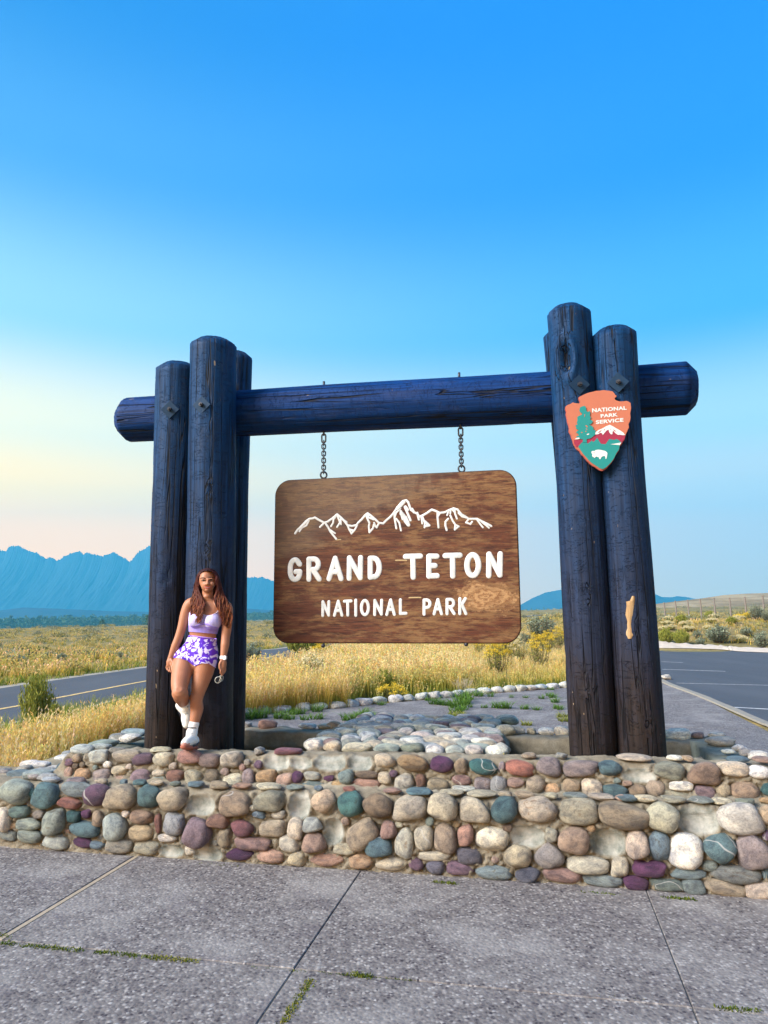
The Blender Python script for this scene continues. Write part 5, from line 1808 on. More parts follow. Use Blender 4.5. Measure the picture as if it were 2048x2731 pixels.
sage_cl = [tuft(60, 1.0, .55, SAGE_D, SAGE, 80, .13), tuft(61, .9, .5, SAGE, SAGE_L, 80, .12), tuft(62, 1.1, .55, (.20, .19, .06), (.42, .36, .12), 80, .12), tuft(63, .9, .5, (.32, .27, .07), (.62, .50, .16), 80, .11), tuft(64, 1., .45, (.10, .12, .05), (.22, .22, .08), 80, .12)]
far, bushes = [], []
n_try = 0
while n_try < 28000:
    n_try += 1
    Y = 14 + 150 * rg.random() ** 2.2
    X = rg.uniform(-.85 * Y - 3, .70 * Y + 3)
    if not free(X, Y): continue
    ro = road_off(X, Y)
    if -3.25 < ro < 60 and not (X > .30 * Y and Y > 33) and ro < 2.4: continue
    if ro > 0 and Y < 47 and X < .36 * Y: continue
    if ro > 0 and X > .30 * Y and Y < 38: continue
    if rg.random() > .55: continue
    g = float(fbm(X * .1, Y * .14, 3))
    z = float(land_z(X, Y))
    verge = -4.1 < ro < 0
    if verge: kd = rg.choice([3, 3, 1, 2])
    else: kd = rg.choice([0, 0, 2, 1] if g > .5 else [1, 1, 0, 2])
    far.append((X, Y, z, rg.uniform(.7, 1.15) * (1 - .5 * float(sstep(26, 60, Y))) * (.55 if ro > -3.7 and ro < 0 else 1), kd))
    if not verge and rg.random() < .10:
        bushes.append((X, Y, z, rg.uniform(.5, 1.05), rg.choice([0, 1, 4, 2, 2, 3])))
scatter('dry_grass', plain_cl, far, 'dry olive and straw coloured grass over the open plain')
n_try = 0
while n_try < 2000:
    n_try += 1
    Y = 60 + 420 * rg.random() ** 1.7
    X = rg.uniform(-.62 * Y, .62 * Y)
    if abs(road_off(X, Y)) < 3.4: continue
    g = float(fbm(X * .03, Y * .05, 3))
    if rg.random() > .25 + 1.1 * max(0, g - .35): continue
    bushes.append((X, Y, float(land_z(X, Y)), rg.uniform(.7, 1.5) * (1 + Y / 700), rg.choice([1, 1, 4, 2, 2, 3])))
scatter('sagebrush_cover', sage_cl, bushes, 'low sagebrush dotted over the far plain', LEAF)


# distant belt of trees along the river, and a few that stand out
def tree_arrays(seed, h, w, n=70):
    r = random.Random(seed)
    L = Leaves()
    for i in range(n):
        e = r.random() ** .8
        rad = w / 2 * (1 - abs(e - .35) ** 1.4 * 1.5) * sqrt(r.random())
        a = r.uniform(0, 2 * pi)
        p = Vector((cos(a) * rad, sin(a) * rad, h * (.06 + .86 * e)))
        q = h * r.uniform(.09, .16)
        c = lerp3((.06, .12, .06), (.15, .25, .11), r.random() * (.4 + .6 * e))
        L.quad(p, Vector((r.uniform(-1, 1), r.uniform(-1, 1), r.uniform(-.2, 1))).normalized() * q, Vector((r.uniform(-1, 1), r.uniform(-1, 1), r.uniform(-1, 1))).normalized() * q * .5, tuple(x * .7 for x in c), c)
    return L.arrays()


tre = [tree_arrays(300 + i, 1, random.Random(i).uniform(.55, .95)) for i in range(6)]
sp = []
for az in np.arange(-38, -1.5, .16):
    for row in range(3):
        D = 1120 + 60 * row + rg.uniform(-30, 30)
        a = radians(az + rg.uniform(-.1, .1))
        X, Y = D * sin(a), D * cos(a)
        hh = rg.uniform(15, 21) * (1.05 + .45 * (az + 28) / 28 * -1 if az > -28 else 1.05)
        sp.append((X, Y, float(land_z(X, Y)) - .5, hh, rg.randrange(6)))
for az in np.arange(1, 13, .22):
    a = radians(az + rg.uniform(-.1, .1)); D = rg.uniform(640, 700)
    X, Y = D * sin(a), D * cos(a)
    sp.append((X, Y, float(land_z(X, Y)) - .5, rg.uniform(1.8, 3.6), rg.randrange(6)))
scatter('far_trees', tre, sp, 'belt of bluish green trees along the foot of the mountains', LEAF)
for x, y, hpx, lb in [(392, 1674, 32, 'lone taller tree at the edge of the tree belt beside the left post'), (272, 1678, 26, 'dark tree standing forward of the tree belt on the plain')]:
    p = at_depth(x, y, 420); p.z = float(land_z(p.x, p.y))
    h = hpx * 420 / FPX
    t = empty('tree', p)
    tag(t, lb, 'tree')
    place('trunk', MB().tube([p - Z * .2, p + Z * h * .25, p + Z * h * .7], [h * .04, h * .03, h * .012], 6).mesh('trunk'), BARK, t)
    v, c = tree_arrays(int(x), h, h * .9, 220)
    v = v + np.array(tuple(p), np.float32)
    place('crown', np_mesh('crown', v, np.arange(len(v)), np.full(len(v) // 4, 4), False, {'tone': c}), LEAF, t)

# ------------------------------------------------------------------ weeds in the joints
def weed_mesh(seed, h, n, pal):
    v, c = grass_clump(seed, n, h, .07, 0, .006, pal, .95)
    return np_mesh('weed_tuft', v, np.arange(len(v)), np.full(len(v) // 4, 4), False, {'tone': c})


WEED = ((.035, .075, .010), (.075, .16, .018), (.14, .25, .035), (.2, .3, .06))
WEEDY = ((.08, .09, .012), (.20, .21, .03), (.32, .32, .06), (.3, .3, .06))
wm_ = [weed_mesh(500, .17, 60, WEED), weed_mesh(501, .13, 55, WEED), weed_mesh(502, .20, 50, WEED), weed_mesh(503, .12, 60, WEEDY)]
spots3 = [(205, 1000, 1), (255, 1005, 1), (310, 1012, 1), (360, 1018, .9), (400, 1022, 1), (470, 985, 1.5), (520, 960, 1.5), (500, 1000, 1.4), (440, 1040, 1.5), (470, 1060, 1.2), (425, 1085, 1.3), (400, 1135, 1.2), (445, 1125, 1.3), (800, 1035, .9), (850, 1040, 1.2), (900, 1042, 1), (690, 1035, .7), (1080, 1050, .8), (1195, 1058, .8), (1090, 942, .6), (1240, 950, .6), (950, 940, .5), (1325, 925, .9), (1345, 940, .8), (1370, 985, .9), (1395, 1045, .9), (1420, 1055, .6), (1440, 1125, 1), (1460, 1165, 1), (860, 1195, 1.2), (1100, 1205, .9), (590, 1172, .8), (150, 968, .7), (640, 928, .9), (750, 932, .7), (1330, 865, .8), (560, 1030, .5)]
spots2 = [(1060, 868, 1.5), (1120, 850, 1.1), (1160, 835, .9), (1255, 862, 1.4), (1205, 800, .8), (740, 855, 1.2), (620, 865, .7), (520, 812, 1), (590, 805, .8), (740, 785, 1), (130, 850, 1.4), (200, 845, 1.2), (380, 850, 1.2), (470, 860, 1.), (1360, 722, .8), (70, 860, 1.2)]
for fn, sps in ((z3, spots3), (z2, spots2)):
    for x, y, s in sps:
        p = gz(*fn(x, y))
        o = place('weed_tuft', wm_[3 if (fn is z3 and y > 1100) else random.randrange(3)], BLADE, None, p)
        o.scale = (s * 1.5, s * 1.5, s * .85)
        o.rotation_euler.z = random.uniform(0, 6.28)
        if fn is z2: lb = 'green weed tuft between the cobbles and the left part of the boulder edging' if x < 900 else 'bushy weed tuft growing where cobbled bed and paving joint meet'
        elif x > 1300: lb = 'weed tuft in the paving joint running up beside the right posts'
        elif y > 1110 and x > 560: lb = 'weed tuft against the back rim of the planter'
        elif y < 950: lb = 'tiny weed tuft in the paving joint nearest the boulder edging'
        elif x < 560: lb = 'big green weed tuft of the overgrown middle joint of the plaza'
        else: lb = 'weed tuft in the cross joint between middle and right posts'
        tag(o, lb, 'weed', lb.replace('weed tuft', 'weed tufts'))
# thin moss and grass along the front joints
L = Leaves()


def moss(x0, y0, x1, y1, n, h, wob, yellow=.3):
    a, b = gz(x0 * Q, y0 * Q), gz(x1 * Q, y1 * Q)
    for i in range(n):
        t = random.random()
        if vnoise(t * 14 + x0, y0) < .22: continue
        p = a.lerp(b, t) + Vector((random.gauss(0, wob), random.gauss(0, wob), -.012))
        c = lerp3((.06, .12, .012), (.27, .25, .04), min(1, random.random() * yellow * 2))
        d = Vector((random.uniform(-.7, .7), random.uniform(-.7, .7), random.uniform(.3, 1))).normalized() * h * random.uniform(.5, 1.3)
        L.quad(p, d, Vector((random.uniform(-1, 1), random.uniform(-1, 1), 0)).normalized() * .0055, tuple(q * .7 for q in c), c)


moss(0, 2037, 330, 2068, 1500, .022, .011)
moss(330, 2068, 425, 2077, 420, .022, .013, .8)
moss(0, 2015, 25, 2032, 120, .022, .010)
moss(540, 2088, 660, 2098, 300, .014, .006)
moss(690, 2100, 900, 2117, 520, .015, .007)
moss(745, 2104, 800, 2110, 240, .026, .010)
moss(672, 2115, 610, 2212, 900, .020, .012, .6)
moss(1290, 2150, 1420, 2164, 200, .014, .006, .7)
moss(1545, 2176, 1640, 2184, 260, .022, .009)
moss(1190, 2138, 1300, 2150, 160, .010, .006)
moss(935, 1906, 985, 1909, 260, .028, .010)
moss(1250, 1926, 1340, 1934, 220, .022, .008)
moss(1430, 1938, 1500, 1944, 300, .026, .009)
moss(430, 1866, 520, 1872, 220, .02, .008)
tag(place('moss', L.mesh('moss'), BLADE), 'thin green moss and grass in the front paving joints', kind='stuff')
# dry grass grown up inside the right planter pit
sp = [(p.x, p.y, .28, s, kd) for p, s, kd in [(uv(-.2, 6.1), .75, 2), (uv(-.1, 6.3), .7, 5), (uv(.05, 6.2), .6, 6), (uv(-.22, 6.5), .7, 5)]]
scatter('pit_grass', clumps, sp, 'few thin grass stems growing in the right planter pit')

# ------------------------------------------------------------------ wire fence on the bank
fence = empty('wire_fence', at_depth(*z4(700, 570), 64))
tag(fence, 'old wire fence with thin wooden posts crossing the bank', 'fence')
FWOOD = plain('grey_fence_wood', (.19, .165, .15), .9, .1, var=.3, scale=10)
fp = []
for i, (xt, yt, xb, yb) in enumerate([(160, 358, 182, 548), (322, 335, 345, 550), (500, 318, 523, 545), (680, 308, 706, 570), (876, 292, 900, 505), (1102, 290, 1124, 500), (1322, 275, 1345, 525), (1578, 260, 1602, 480), (1850, 240, 1880, 500)]):
    Y = 70 - i * 1.7
    a, b = at_depth(*z4(xb, yb), Y), at_depth(*z4(xt, yt), Y)
    b = Vector((a.x * .3 + b.x * .7, b.y, b.z))
    fp.append((a, b))
    place('post', MB().tube([a - Z * .5, a, (a + b) / 2 + Vector((.02, 0, 0)), b], [.075, .075, .07, .062], 7).mesh('post', False), FWOOD, fence)
for t in (.28, .5, .72, .93):
    place('wire', MB().tube([a.lerp(b, t) - Vector((0, .08, 0)) for a, b in fp], .009, 4).mesh('wire'), IRON, fence)

# ------------------------------------------------------------------ the woman leaning on the left posts
KP = .25317
FOOT = on_v(380 + KP * 480, 1480 + KP * 2046, 5.66)
woman = empty('person', FOOT)
tag(woman, 'smiling woman in lavender sports top and patterned purple shorts leaning on the left posts', 'person')


def J(x, y, v): return on_v(380 + KP * x, 1480 + KP * y, v)


PX = (J(700, 1000, 5.8) - J(600, 1000, 5.8)).length / 100        # metres per survey unit at the body


def ell_tube(secs, k=22):
    """closed tube through elliptical sections (centre, half width, half depth, width axis, depth axis), rounded ends"""
    vs, fs = [], []
    ext = []
    a, b = secs[0], secs[1]
    d = (a[0] - b[0]).normalized()
    ext += [(a[0] + d * min(a[1], a[2]) * t, a[1] * s, a[2] * s, a[3], a[4]) for t, s in ((.9, .35), (.65, .72), (.3, .94))]
    ext += list(secs)
    a, b = secs[-1], secs[-2]
    d = (a[0] - b[0]).normalized()
    ext += [(a[0] + d * min(a[1], a[2]) * t, a[1] * s, a[2] * s, a[3], a[4]) for t, s in ((.3, .94), (.65, .72), (.9, .35))]
    for c, w, dp, ax, ay in ext:
        for j in range(k):
            an = 2 * pi * j / k
            vs.append(c + ax * (w * cos(an)) + ay * (dp * sin(an)))
    n = len(ext)
    for i in range(n - 1):
        for j in range(k): fs.append((i * k + j, i * k + (j + 1) % k, (i + 1) * k + (j + 1) % k, (i + 1) * k + j))
    fs.append(tuple(range(k))[::-1]); fs.append(tuple((n - 1) * k + j for j in range(k)))
    return vs, fs


def limb(pts, rad, sub=4, grow=0.):
    """tapering round limb along joints, smoothly bent"""
    P = smooth_line(pts, sub)
    t = np.linspace(0, len(pts) - 1, len(P))
    R = np.interp(t, range(len(pts)), rad) + grow
    n = len(P)
    d0, d1 = (P[0] - P[1]).normalized(), (P[-1] - P[-2]).normalized()
    P = [P[0] + d0 * R[0] * q for q in (.92, .6)] + P + [P[-1] + d1 * R[-1] * q for q in (.6, .92)]
    R = [R[0] * .38, R[0] * .8] + list(R) + [R[-1] * .8, R[-1] * .38]
    return tube_arrays(P, R, 28)


def ball(c, rx, ry, rz, k=16):
    bm = bmesh.new()
    bmesh.ops.create_uvsphere(bm, u_segments=k, v_segments=k // 2 + 2, radius=1)
    vs = [c + U * (v.co.x * rx) + V * (v.co.y * ry) + Z * (v.co.z * rz) for v in bm.verts]
    fs = [tuple(v.index for v in f.verts) for f in bm.faces]
    bm.free()
    return vs, fs


def fuse(mb, voxel, smooth=3, name='m'):
    """melt overlapping pieces into one continuous skin"""
    o = bpy.data.objects.new(name, mb.mesh(name))
    COL.objects.link(o)
    m = o.modifiers.new('r', 'REMESH'); m.mode = 'VOXEL'; m.voxel_size = voxel; m.adaptivity = 0
    s = o.modifiers.new('s', 'SMOOTH'); s.factor = .5; s.iterations = smooth
    me = bpy.data.meshes.new_from_object(o.evaluated_get(bpy.context.evaluated_depsgraph_get()))
    bpy.data.objects.remove(o)
    me.polygons.foreach_set('use_smooth', [True] * len(me.polygons))
    me.name = name
    me.materials.clear()
    return me


TORSO = [(683, 455, 50, .046, 5.795), (681, 487, 105, .055, 5.81), (682, 525, 168, .068, 5.815), (670, 600, 166, .085, 5.80), (656, 690, 160, .095, 5.795), (642, 780, 144, .086, 5.80), (634, 850, 134, .080, 5.805), (613, 930, 156, .088, 5.80), (588, 1010, 194, .102, 5.795), (574, 1075, 208, .106, 5.79), (580, 1140, 150, .092, 5.785)]


def torso(mb, grow=0., rows=None):
    S_ = []
    for x, y, hw, hd, v in (TORSO if rows is None else TORSO[rows[0]:rows[1]]):
        S_.append((J(x, y, v), hw * PX + grow, hd + grow, (U + Z * -.04).normalized(), V))
    mb.add(ell_tube(S_))


def bust(mb, grow=0.):
    for x, y in ((578, 690), (742, 703)):
        mb.add(ball(J(x, y, 5.735), 76 * PX + grow, .070 + grow, 74 * PX + grow))


HIPL, HIPR = J(450, 1080, 5.775), J(668, 1100, 5.785)
THIGH_L = [HIPL, J(415, 1240, 5.69), J(392, 1370, 5.60), J(392, 1452, 5.555)]
THIGH_R = [HIPR, J(640, 1240, 5.765), J(598, 1390, 5.725), J(573, 1490, 5.71)]
TL_R, TR_R = [.093, .086, .071, .058], [.093, .085, .066, .053]


def thighs(mb, grow=0.):
    mb.add(limb(THIGH_L, TL_R, 5, grow)).add(limb(THIGH_R, TR_R, 5, grow))


body = MB()
torso(body); bust(body); thighs(body)
# standing leg, bent leg
body.add(limb([J(573, 1480, 5.71), J(566, 1545, 5.705), J(572, 1620, 5.72), J(556, 1720, 5.70), J(535, 1800, 5.69), J(528, 1860, 5.685)], [.057, .053, .056, .045, .035, .035], 4))
body.add(limb([J(393, 1450, 5.56), J(405, 1490, 5.62), J(425, 1530, 5.73), J(440, 1575, 5.815), J(452, 1620, 5.835)], [.066, .062, .056, .040, .036], 4))
# arms: upper arm, forearm
SHL, SHR = J(497, 525, 5.80), J(880, 552, 5.80)
body.add(limb([J(560, 500, 5.81), SHL, J(452, 620, 5.785), J(420, 750, 5.765), J(385, 860, 5.75), J(345, 960, 5.735), J(305, 1060, 5.72), J(292, 1095, 5.715)], [.050, .053, .045, .040, .036, .035, .025, .0235], 4))
body.add(limb([J(800, 515, 5.81), SHR, J(893, 650, 5.79), J(885, 790, 5.775), J(876, 860, 5.765), J(868, 950, 5.745), J(853, 1060, 5.725), J(850, 1100, 5.72)], [.050, .053, .046, .041, .037, .036, .026, .024], 4))
# hands
def hand(mb, wrist, knuck, tips, thumb, rf=.0085):
    side = (knuck[-1] - knuck[0])
    c = (knuck[0] + knuck[-1]) / 2
    mb.add(limb([wrist, wrist.lerp(c, .5), c], [.024, .030, .027], 3))
    for k_ in knuck: mb.add(limb([wrist.lerp(k_, .4), k_], [.014, .0115], 3))
    for k_, (m, t) in zip(knuck, tips): mb.add(limb([k_, m, t], [rf * 1.12, rf, rf * .8], 3))
    mb.add(limb(thumb, [.014, .011, .0085], 3))


hand(body, J(292, 1095, 5.715), [J(266, 1150, 5.735), J(276, 1160, 5.718), J(290, 1163, 5.703), J(305, 1158, 5.690)],
     [(J(254, 1185, 5.735), J(262, 1212, 5.728)), (J(268, 1200, 5.713), J(281, 1230, 5.703)), (J(288, 1205, 5.694), J(297, 1232, 5.684)), (J(308, 1196, 5.678), J(311, 1220, 5.668))], [J(304, 1105, 5.70), J(322, 1140, 5.68), J(318, 1178, 5.668)])
hand(body, J(850, 1100, 5.72), [J(868, 1180, 5.735), J(858, 1190, 5.717), J(844, 1192, 5.702), J(828, 1182, 5.690)],
     [(J(872, 1215, 5.735), J(858, 1248, 5.725)), (J(860, 1232, 5.712), J(842, 1266, 5.702)), (J(843, 1234, 5.695), J(832, 1270, 5.688)), (J(824, 1220, 5.678), J(820, 1250, 5.680))], [J(836, 1112, 5.70), J(814, 1150, 5.682), J(812, 1198, 5.676)])
# neck and head
body.add(limb([J(683, 480, 5.81), J(685, 430, 5.80), J(687, 370, 5.80)], [.052, .047, .046], 3))
HC = J(689, 262, 5.795)
body.add(ball(HC, .070, .088, .096, 24))
body.add(ball(J(687, 318, 5.768), .054, .066, .066, 20))
body.add(ball(J(686, 368, 5.737), .024, .028, .020, 14))              # chin
body.add(limb([J(686, 272, 5.710), J(685, 290, 5.699), J(684, 306, 5.688)], [.008, .0095, .0125], 3))   # nose
for dx in (-13, 13): body.add(ball(J(684 + dx, 309, 5.703), .0085, .012, .0075, 10))
for dx in (-46, 44): body.add(ball(J(686 + dx, 306, 5.735), .022, .023, .021, 12))                    # cheeks
body.add(limb([J(640, 250, 5.727), J(686, 255, 5.713), J(732, 247, 5.727)], [.007, .006, .007], 3))          # brow ridge
for dx in (-88, 88): body.add(ball(J(688 + dx, 285, 5.80), .010, .018, .028, 10))                      # ears
SKIN = NM('skin', .5, .35)
nz = SKIN.noise(SKIN.coord(), 14., 5, .6)
SKIN.col(SKIN.mix(nz, (.31, .125, .066), (.43, .190, .104)))
SKIN.b.inputs['Subsurface Weight'].default_value = .08
SKIN.b.inputs['Subsurface Radius'].default_value = (.012, .005, .003)
SKIN.bump(SKIN.noise(SKIN.coord(), 240., 3), .08, .002)
skin_mesh = fuse(body, .0042, 5, 'body')
place('body', skin_mesh, SKIN.m, woman)
from mathutils.bvhtree import BVHTree
BV = BVHTree.FromPolygons([v.co.copy() for v in skin_mesh.vertices], [tuple(p.vertices) for p in skin_mesh.polygons])


def on_skin(x, y, lift=0.):
    d = ray(380 + KP * x, 1480 + KP * y).normalized()
    h, n, i, t = BV.ray_cast(CAM, d)
    if h is None: h, n = J(x, y, 5.72), -V
    return h - d * lift, n


def stroke_on_skin(name, pts, rad, m, lift=.001, parent=None, flat=.5):
    P = [on_skin(x, y, lift)[0] for x, y in pts]
    vs, fs = tube_arrays(P, rad, 7)
    c = [p.dot(V) for p in P]
    return place(name, new_mesh(name, vs, fs), m, parent or woman)


EYEW = plain('eye_white', (.28, .25, .24), .25, .5, var=.02)
DARK = plain('dark_brown_hair', (.018, .010, .010), .5, .3, var=.1)
IRIS = plain('iris', (.025, .012, .008), .15, .6, var=.05)
LIP = plain('lips', (.48, .09, .085), .4, .4, var=.05)
TEETH = plain('teeth', (.75, .72, .68), .3, .4, var=.02)
for sx, cy in ((641, 269), (722, 265)):
    p, n = on_skin(sx, cy, .0)
    eye = place('eye', MB().add(ball(p + V * .0045, .0135, .0075, .0050, 14)).mesh('eye'), EYEW, woman)
    place('iris', MB().add(ball(p - V * .0008, .0068, .0050, .0060, 12)).mesh('iris'), IRIS, eye)
    stroke_on_skin('eyelash', [(sx - 21, cy + 3), (sx - 11, cy - 6), (sx + 2, cy - 8), (sx + 13, cy - 5), (sx + 22, cy + 3)], [.0016, .0034, .0040, .0034, .0016], DARK, .0035)
    s = 1 if sx > 680 else -1
    stroke_on_skin('eyebrow', [(sx - s * 24, cy - 19), (sx - s * 4, cy - 27), (sx + s * 16, cy - 28), (sx + s * 34, cy - 18)], [.0028, .0044, .0040, .0016], DARK, .0015)
stroke_on_skin('upper_lip', [(649, 336), (664, 338), (680, 337), (686, 338), (692, 336), (710, 335), (728, 331)], [.0012, .0028, .0040, .0036, .0040, .0028, .0012], LIP, .0010)
stroke_on_skin('lower_lip', [(653, 341), (668, 349), (687, 353), (706, 348), (724, 336)], [.0012, .0038, .0050, .0038, .0012], LIP, .0010)
stroke_on_skin('teeth', [(662, 341), (676, 344), (688, 345), (702, 342), (715, 337)], [.0008, .0017, .0020, .0017, .0008], TEETH, .0016)

# clothes
def cut(me, keep, edges):
    bm = bmesh.new()
    bm.from_mesh(me)
    kill = [v for v in bm.verts if not keep(v.co)]
    bmesh.ops.delete(bm, geom=kill, context='VERTS')
    for v in bm.verts:                      # trim the ragged edge straight along its seam
        if v.is_boundary:
            q = to_px(v.co)
            y = min((f(q[0]) for f in edges), key=lambda y: abs(y - q[1]))
            if abs(y - q[1]) < 14: v.co.z += (q[1] - y) * PX
    bm.to_mesh(me)
    bm.free()
    me.polygons.foreach_set('use_smooth', [True] * len(me.polygons))
    return me


def to_px(co):
    d = co - CAM
    z = d.dot(_f)
    return ((1024 + FPX * d.dot(_r) / z) - 380) / KP, ((1365.5 - FPX * d.dot(_u) / z) - 1480) / KP


def fabric(name, c, rough=.8):
    k = NM(name, rough, .2)
    w = k.noise(k.coord('Object', (1, 1, 1)), 26., 4, .6)
    k.col(k.mix(w, tuple(x * .85 for x in c), tuple(min(1, x * 1.1) for x in c)))
    k.bump(k.math('ADD', w, k.math('MULTIPLY', k.noise(k.coord('Object'), 300., 2), .3)), .35, .006)
    return k.m


def neckline(x):
    return float(np.interp(x, [470, 500, 530, 560, 600, 640, 690, 740, 780, 805, 840, 900], [640, 600, 575, 560, 600, 630, 642, 632, 610, 580, 560, 620]))


tm = MB(); torso(tm, .0065, (2, 8)); bust(tm, .0065)
top_me = fuse(tm, .005, 4, 'sports_top')
bm_line = lambda x: 742 + (x - 480) * .075
hem_line = lambda x: 806 + (x - 480) * .088
band_me = top_me.copy()
cut(top_me, lambda c: (lambda q: neckline(q[0]) < q[1] < bm_line(q[0]) + 2)(to_px(c)), (neckline, bm_line))
place('sports_top', top_me, fabric('lavender_knit', (.50, .46, .80)), woman)
cut(band_me, lambda c: (lambda q: bm_line(q[0]) - 3 < q[1] < hem_line(q[0]))(to_px(c)), (bm_line, hem_line))
for v in band_me.vertices: pass
bd = place('top_band', band_me, fabric('lavender_band', (.34, .27, .74)), woman)
# purple wedge under the bust, straps
place('top_inset', MB().add(tube_arrays([on_skin(x, y, .009)[0] for x, y in [(560, 742), (600, 735), (630, 728), (655, 716), (690, 732), (740, 756), (800, 768)]], [.004, .007, .010, .013, .010, .006, .003], 6)).mesh('top_inset'), fabric('violet_inset', (.30, .22, .68)), woman)
place('neck_trim', MB().add(tube_arrays([on_skin(x, neckline(x), .0075)[0] for x in (540, 575, 610, 650, 690, 735, 775, 800, 812)], .0038, 6)).mesh('neck_trim'), fabric('pale_trim', (.72, .62, .80)), woman)
for xs in ([(806, 585), (826, 540), (838, 505)], [(540, 575), (532, 530), (530, 500)]):
    place('strap', MB().add(tube_arrays([on_skin(x, y, .004)[0] for x, y in xs], .009, 6)).mesh('strap'), fabric('strap_knit', (.50, .46, .80)), woman)

sm = MB(); torso(sm, .007, (6, 11)); thighs(sm, .0065)
short_me = fuse(sm, .005, 3, 'shorts')
hem2 = lambda x: float(np.interp(x, [250, 330, 400, 470, 530, 548, 620, 700, 770, 850], [1075, 1082, 1088, 1112, 1158, 1172, 1140, 1146, 1190, 1240]))
waist = lambda x: 842 + (x - 480) * .125
cut(short_me, lambda c: (lambda q: waist(q[0]) < q[1] < hem2(q[0]))(to_px(c)), (waist, hem2))
k = NM('patterned_knit', .7, .25)
co = k.coord('Object', (1, .6, 1))
wv = k.n('TexNoise', {'Vector': co, 'Scale': 14., 'Detail': 2.})
add = k.n('VectorMath', {0: co, 1: k.n('VectorMath', {0: wv.outputs[1], 'Scale': .06}, operation='SCALE').outputs[0]}, operation='ADD')
bl_ = k.noise(add, 25., 2, .5, .9)
fac = k.ramp(bl_, [(.505, 0.), (.53, 1.)])
vio = k.mix(k.noise(co, 6.), (.060, .012, .46), (.13, .03, .52))
k.col(k.mix(fac, vio, (.62, .56, .86)))
k.bump(k.noise(co, 40., 4), .3, .006)
place('shorts', short_me, k.m, woman)
wb = [on_skin(x, waist(x) + 6, .009)[0] for x in np.linspace(490, 778, 14)]
place('waistband', MB().add(tube_arrays(wb, .0055, 6)).mesh('waistband'), fabric('violet_band', (.38, .22, .74)), woman)

# socks and shoes
SOCK = fabric('white_sock', (.78, .78, .78))
place('sock', fuse(MB().add(limb([J(545, 1772, 5.692), J(534, 1820, 5.688), J(526, 1880, 5.68)], [.043, .041, .042], 4)), .006, 2, 'sock'), SOCK, woman)
place('sock', fuse(MB().add(limb([J(424, 1522, 5.715), J(440, 1565, 5.80), J(455, 1625, 5.835)], [.056, .050, .046], 4)), .006, 2, 'sock'), SOCK, woman)
SHOE = fabric('white_leather', (.76, .78, .76), .5)
SOLE = plain('red_brown_sole', (.30, .10, .07), .7, .25, var=.2, scale=50)
DARKT = plain('dark_trim', (.03, .03, .045), .6, .3)


def shoe(ankle, mid, toe, heel, side, up, name='shoe'):
    """high topped trainer: collar at ankle, toe box forward, rubber sole below"""
    fwd = (toe - heel).normalized()
    mb = MB()
    mb.add(limb([ankle, ankle.lerp(mid, .6), mid], [.046, .046, .048], 4))
    mb.add(limb([heel + up * .050, mid, mid.lerp(toe, .55) + up * .012, toe + up * .020], [.042, .047, .044, .035], 5))
    me = fuse(mb, .0055, 3, name)
    o = place(name, me, SHOE, woman)
    S_ = []
    for t, w in ((-.06, .034), (.05, .044), (.3, .046), (.55, .048), (.8, .050), (1.0, .043), (1.12, .028)):
        S_.append((heel.lerp(toe, t) - up * .010, w, .021, side, up))
    vs, fs = ell_tube(S_, 18)
    place('sole', new_mesh('sole', vs, fs), SOLE, o)
    # toe bumper, laces, tongue edge
    place('toe_cap', MB().add(limb([toe + up * .014 - fwd * .006 - side * .022, toe + up * .012 + fwd * .020, toe + up * .014 - fwd * .006 + side * .022], [.017, .022, .017], 4)).mesh('toe_cap'), plain('toe_rubber', (.50, .24, .20), .6, .3), o)
    lm = MB()
    for i in range(5):
        c = ankle.lerp(mid, .35 + .17 * i) .lerp(mid.lerp(toe, .4), .12 * i)
        nrm = (up + fwd * (1.25 - .2 * i)).normalized()
        c = c + nrm * .047
        lm.tube([c - side * .024 - nrm * .008, c + nrm * .003, c + side * .024 - nrm * .008], .0030, 5)
    place('laces', lm.mesh('laces'), plain('lace', (.55, .60, .62), .8, .1), o)
    place('collar_trim', MB().add(link_ring(ankle + (ankle - mid).normalized() * .03, side, fwd, .043, .0045)).mesh('collar_trim'), DARKT, o)
    place('side_stripe', MB().tube([heel + side * .040 + up * .035, heel.lerp(toe, .35) + side * .046 + up * .012, heel.lerp(toe, .75) + side * .046 - up * .004], .005, 6).mesh('side_stripe'), DARKT, o)
    return o


def link_ring(c, a, b, R, r, k=7, n=20, sy=1.):
    vs, fs = [], []
    nn = a.cross(b).normalized()
    for i in range(n):
        an = 2 * pi * i / n
        d = a * cos(an) + b * sin(an) * sy
        for j in range(k):
            q = 2 * pi * j / k
            vs.append(c + d * (R + r * cos(q)) + nn * (r * sin(q)))
    for i in range(n):
        for j in range(k): fs.append((i * k + j, i * k + (j + 1) % k, ((i + 1) % n) * k + (j + 1) % k, ((i + 1) % n) * k + j))
    return vs, fs


_toe, _heel = J(448, 2010, 5.53), J(545, 2018, 5.72)
_fw = (_toe - _heel); _fw.z *= .3; _fw.normalize()
_side = Z.cross(_fw).normalized()
shoe(J(520, 1862, 5.675), J(512, 1950, 5.655), _toe, _heel, _side, Z)
_t2, _h2 = J(492, 1775, 5.855), J(440, 1575, 5.875)
_f2 = (_t2 - _h2).normalized()
_s2 = _f2.cross(-V).normalized()
shoe(J(446, 1605, 5.80), J(462, 1655, 5.825), _t2 - V * .03, _h2 - V * .02, _s2, -V)

# hair: dark at the roots, auburn to copper at the ends
HL = Leaves()
hv, hf, hc = [], [], []
rh = random.Random(4)


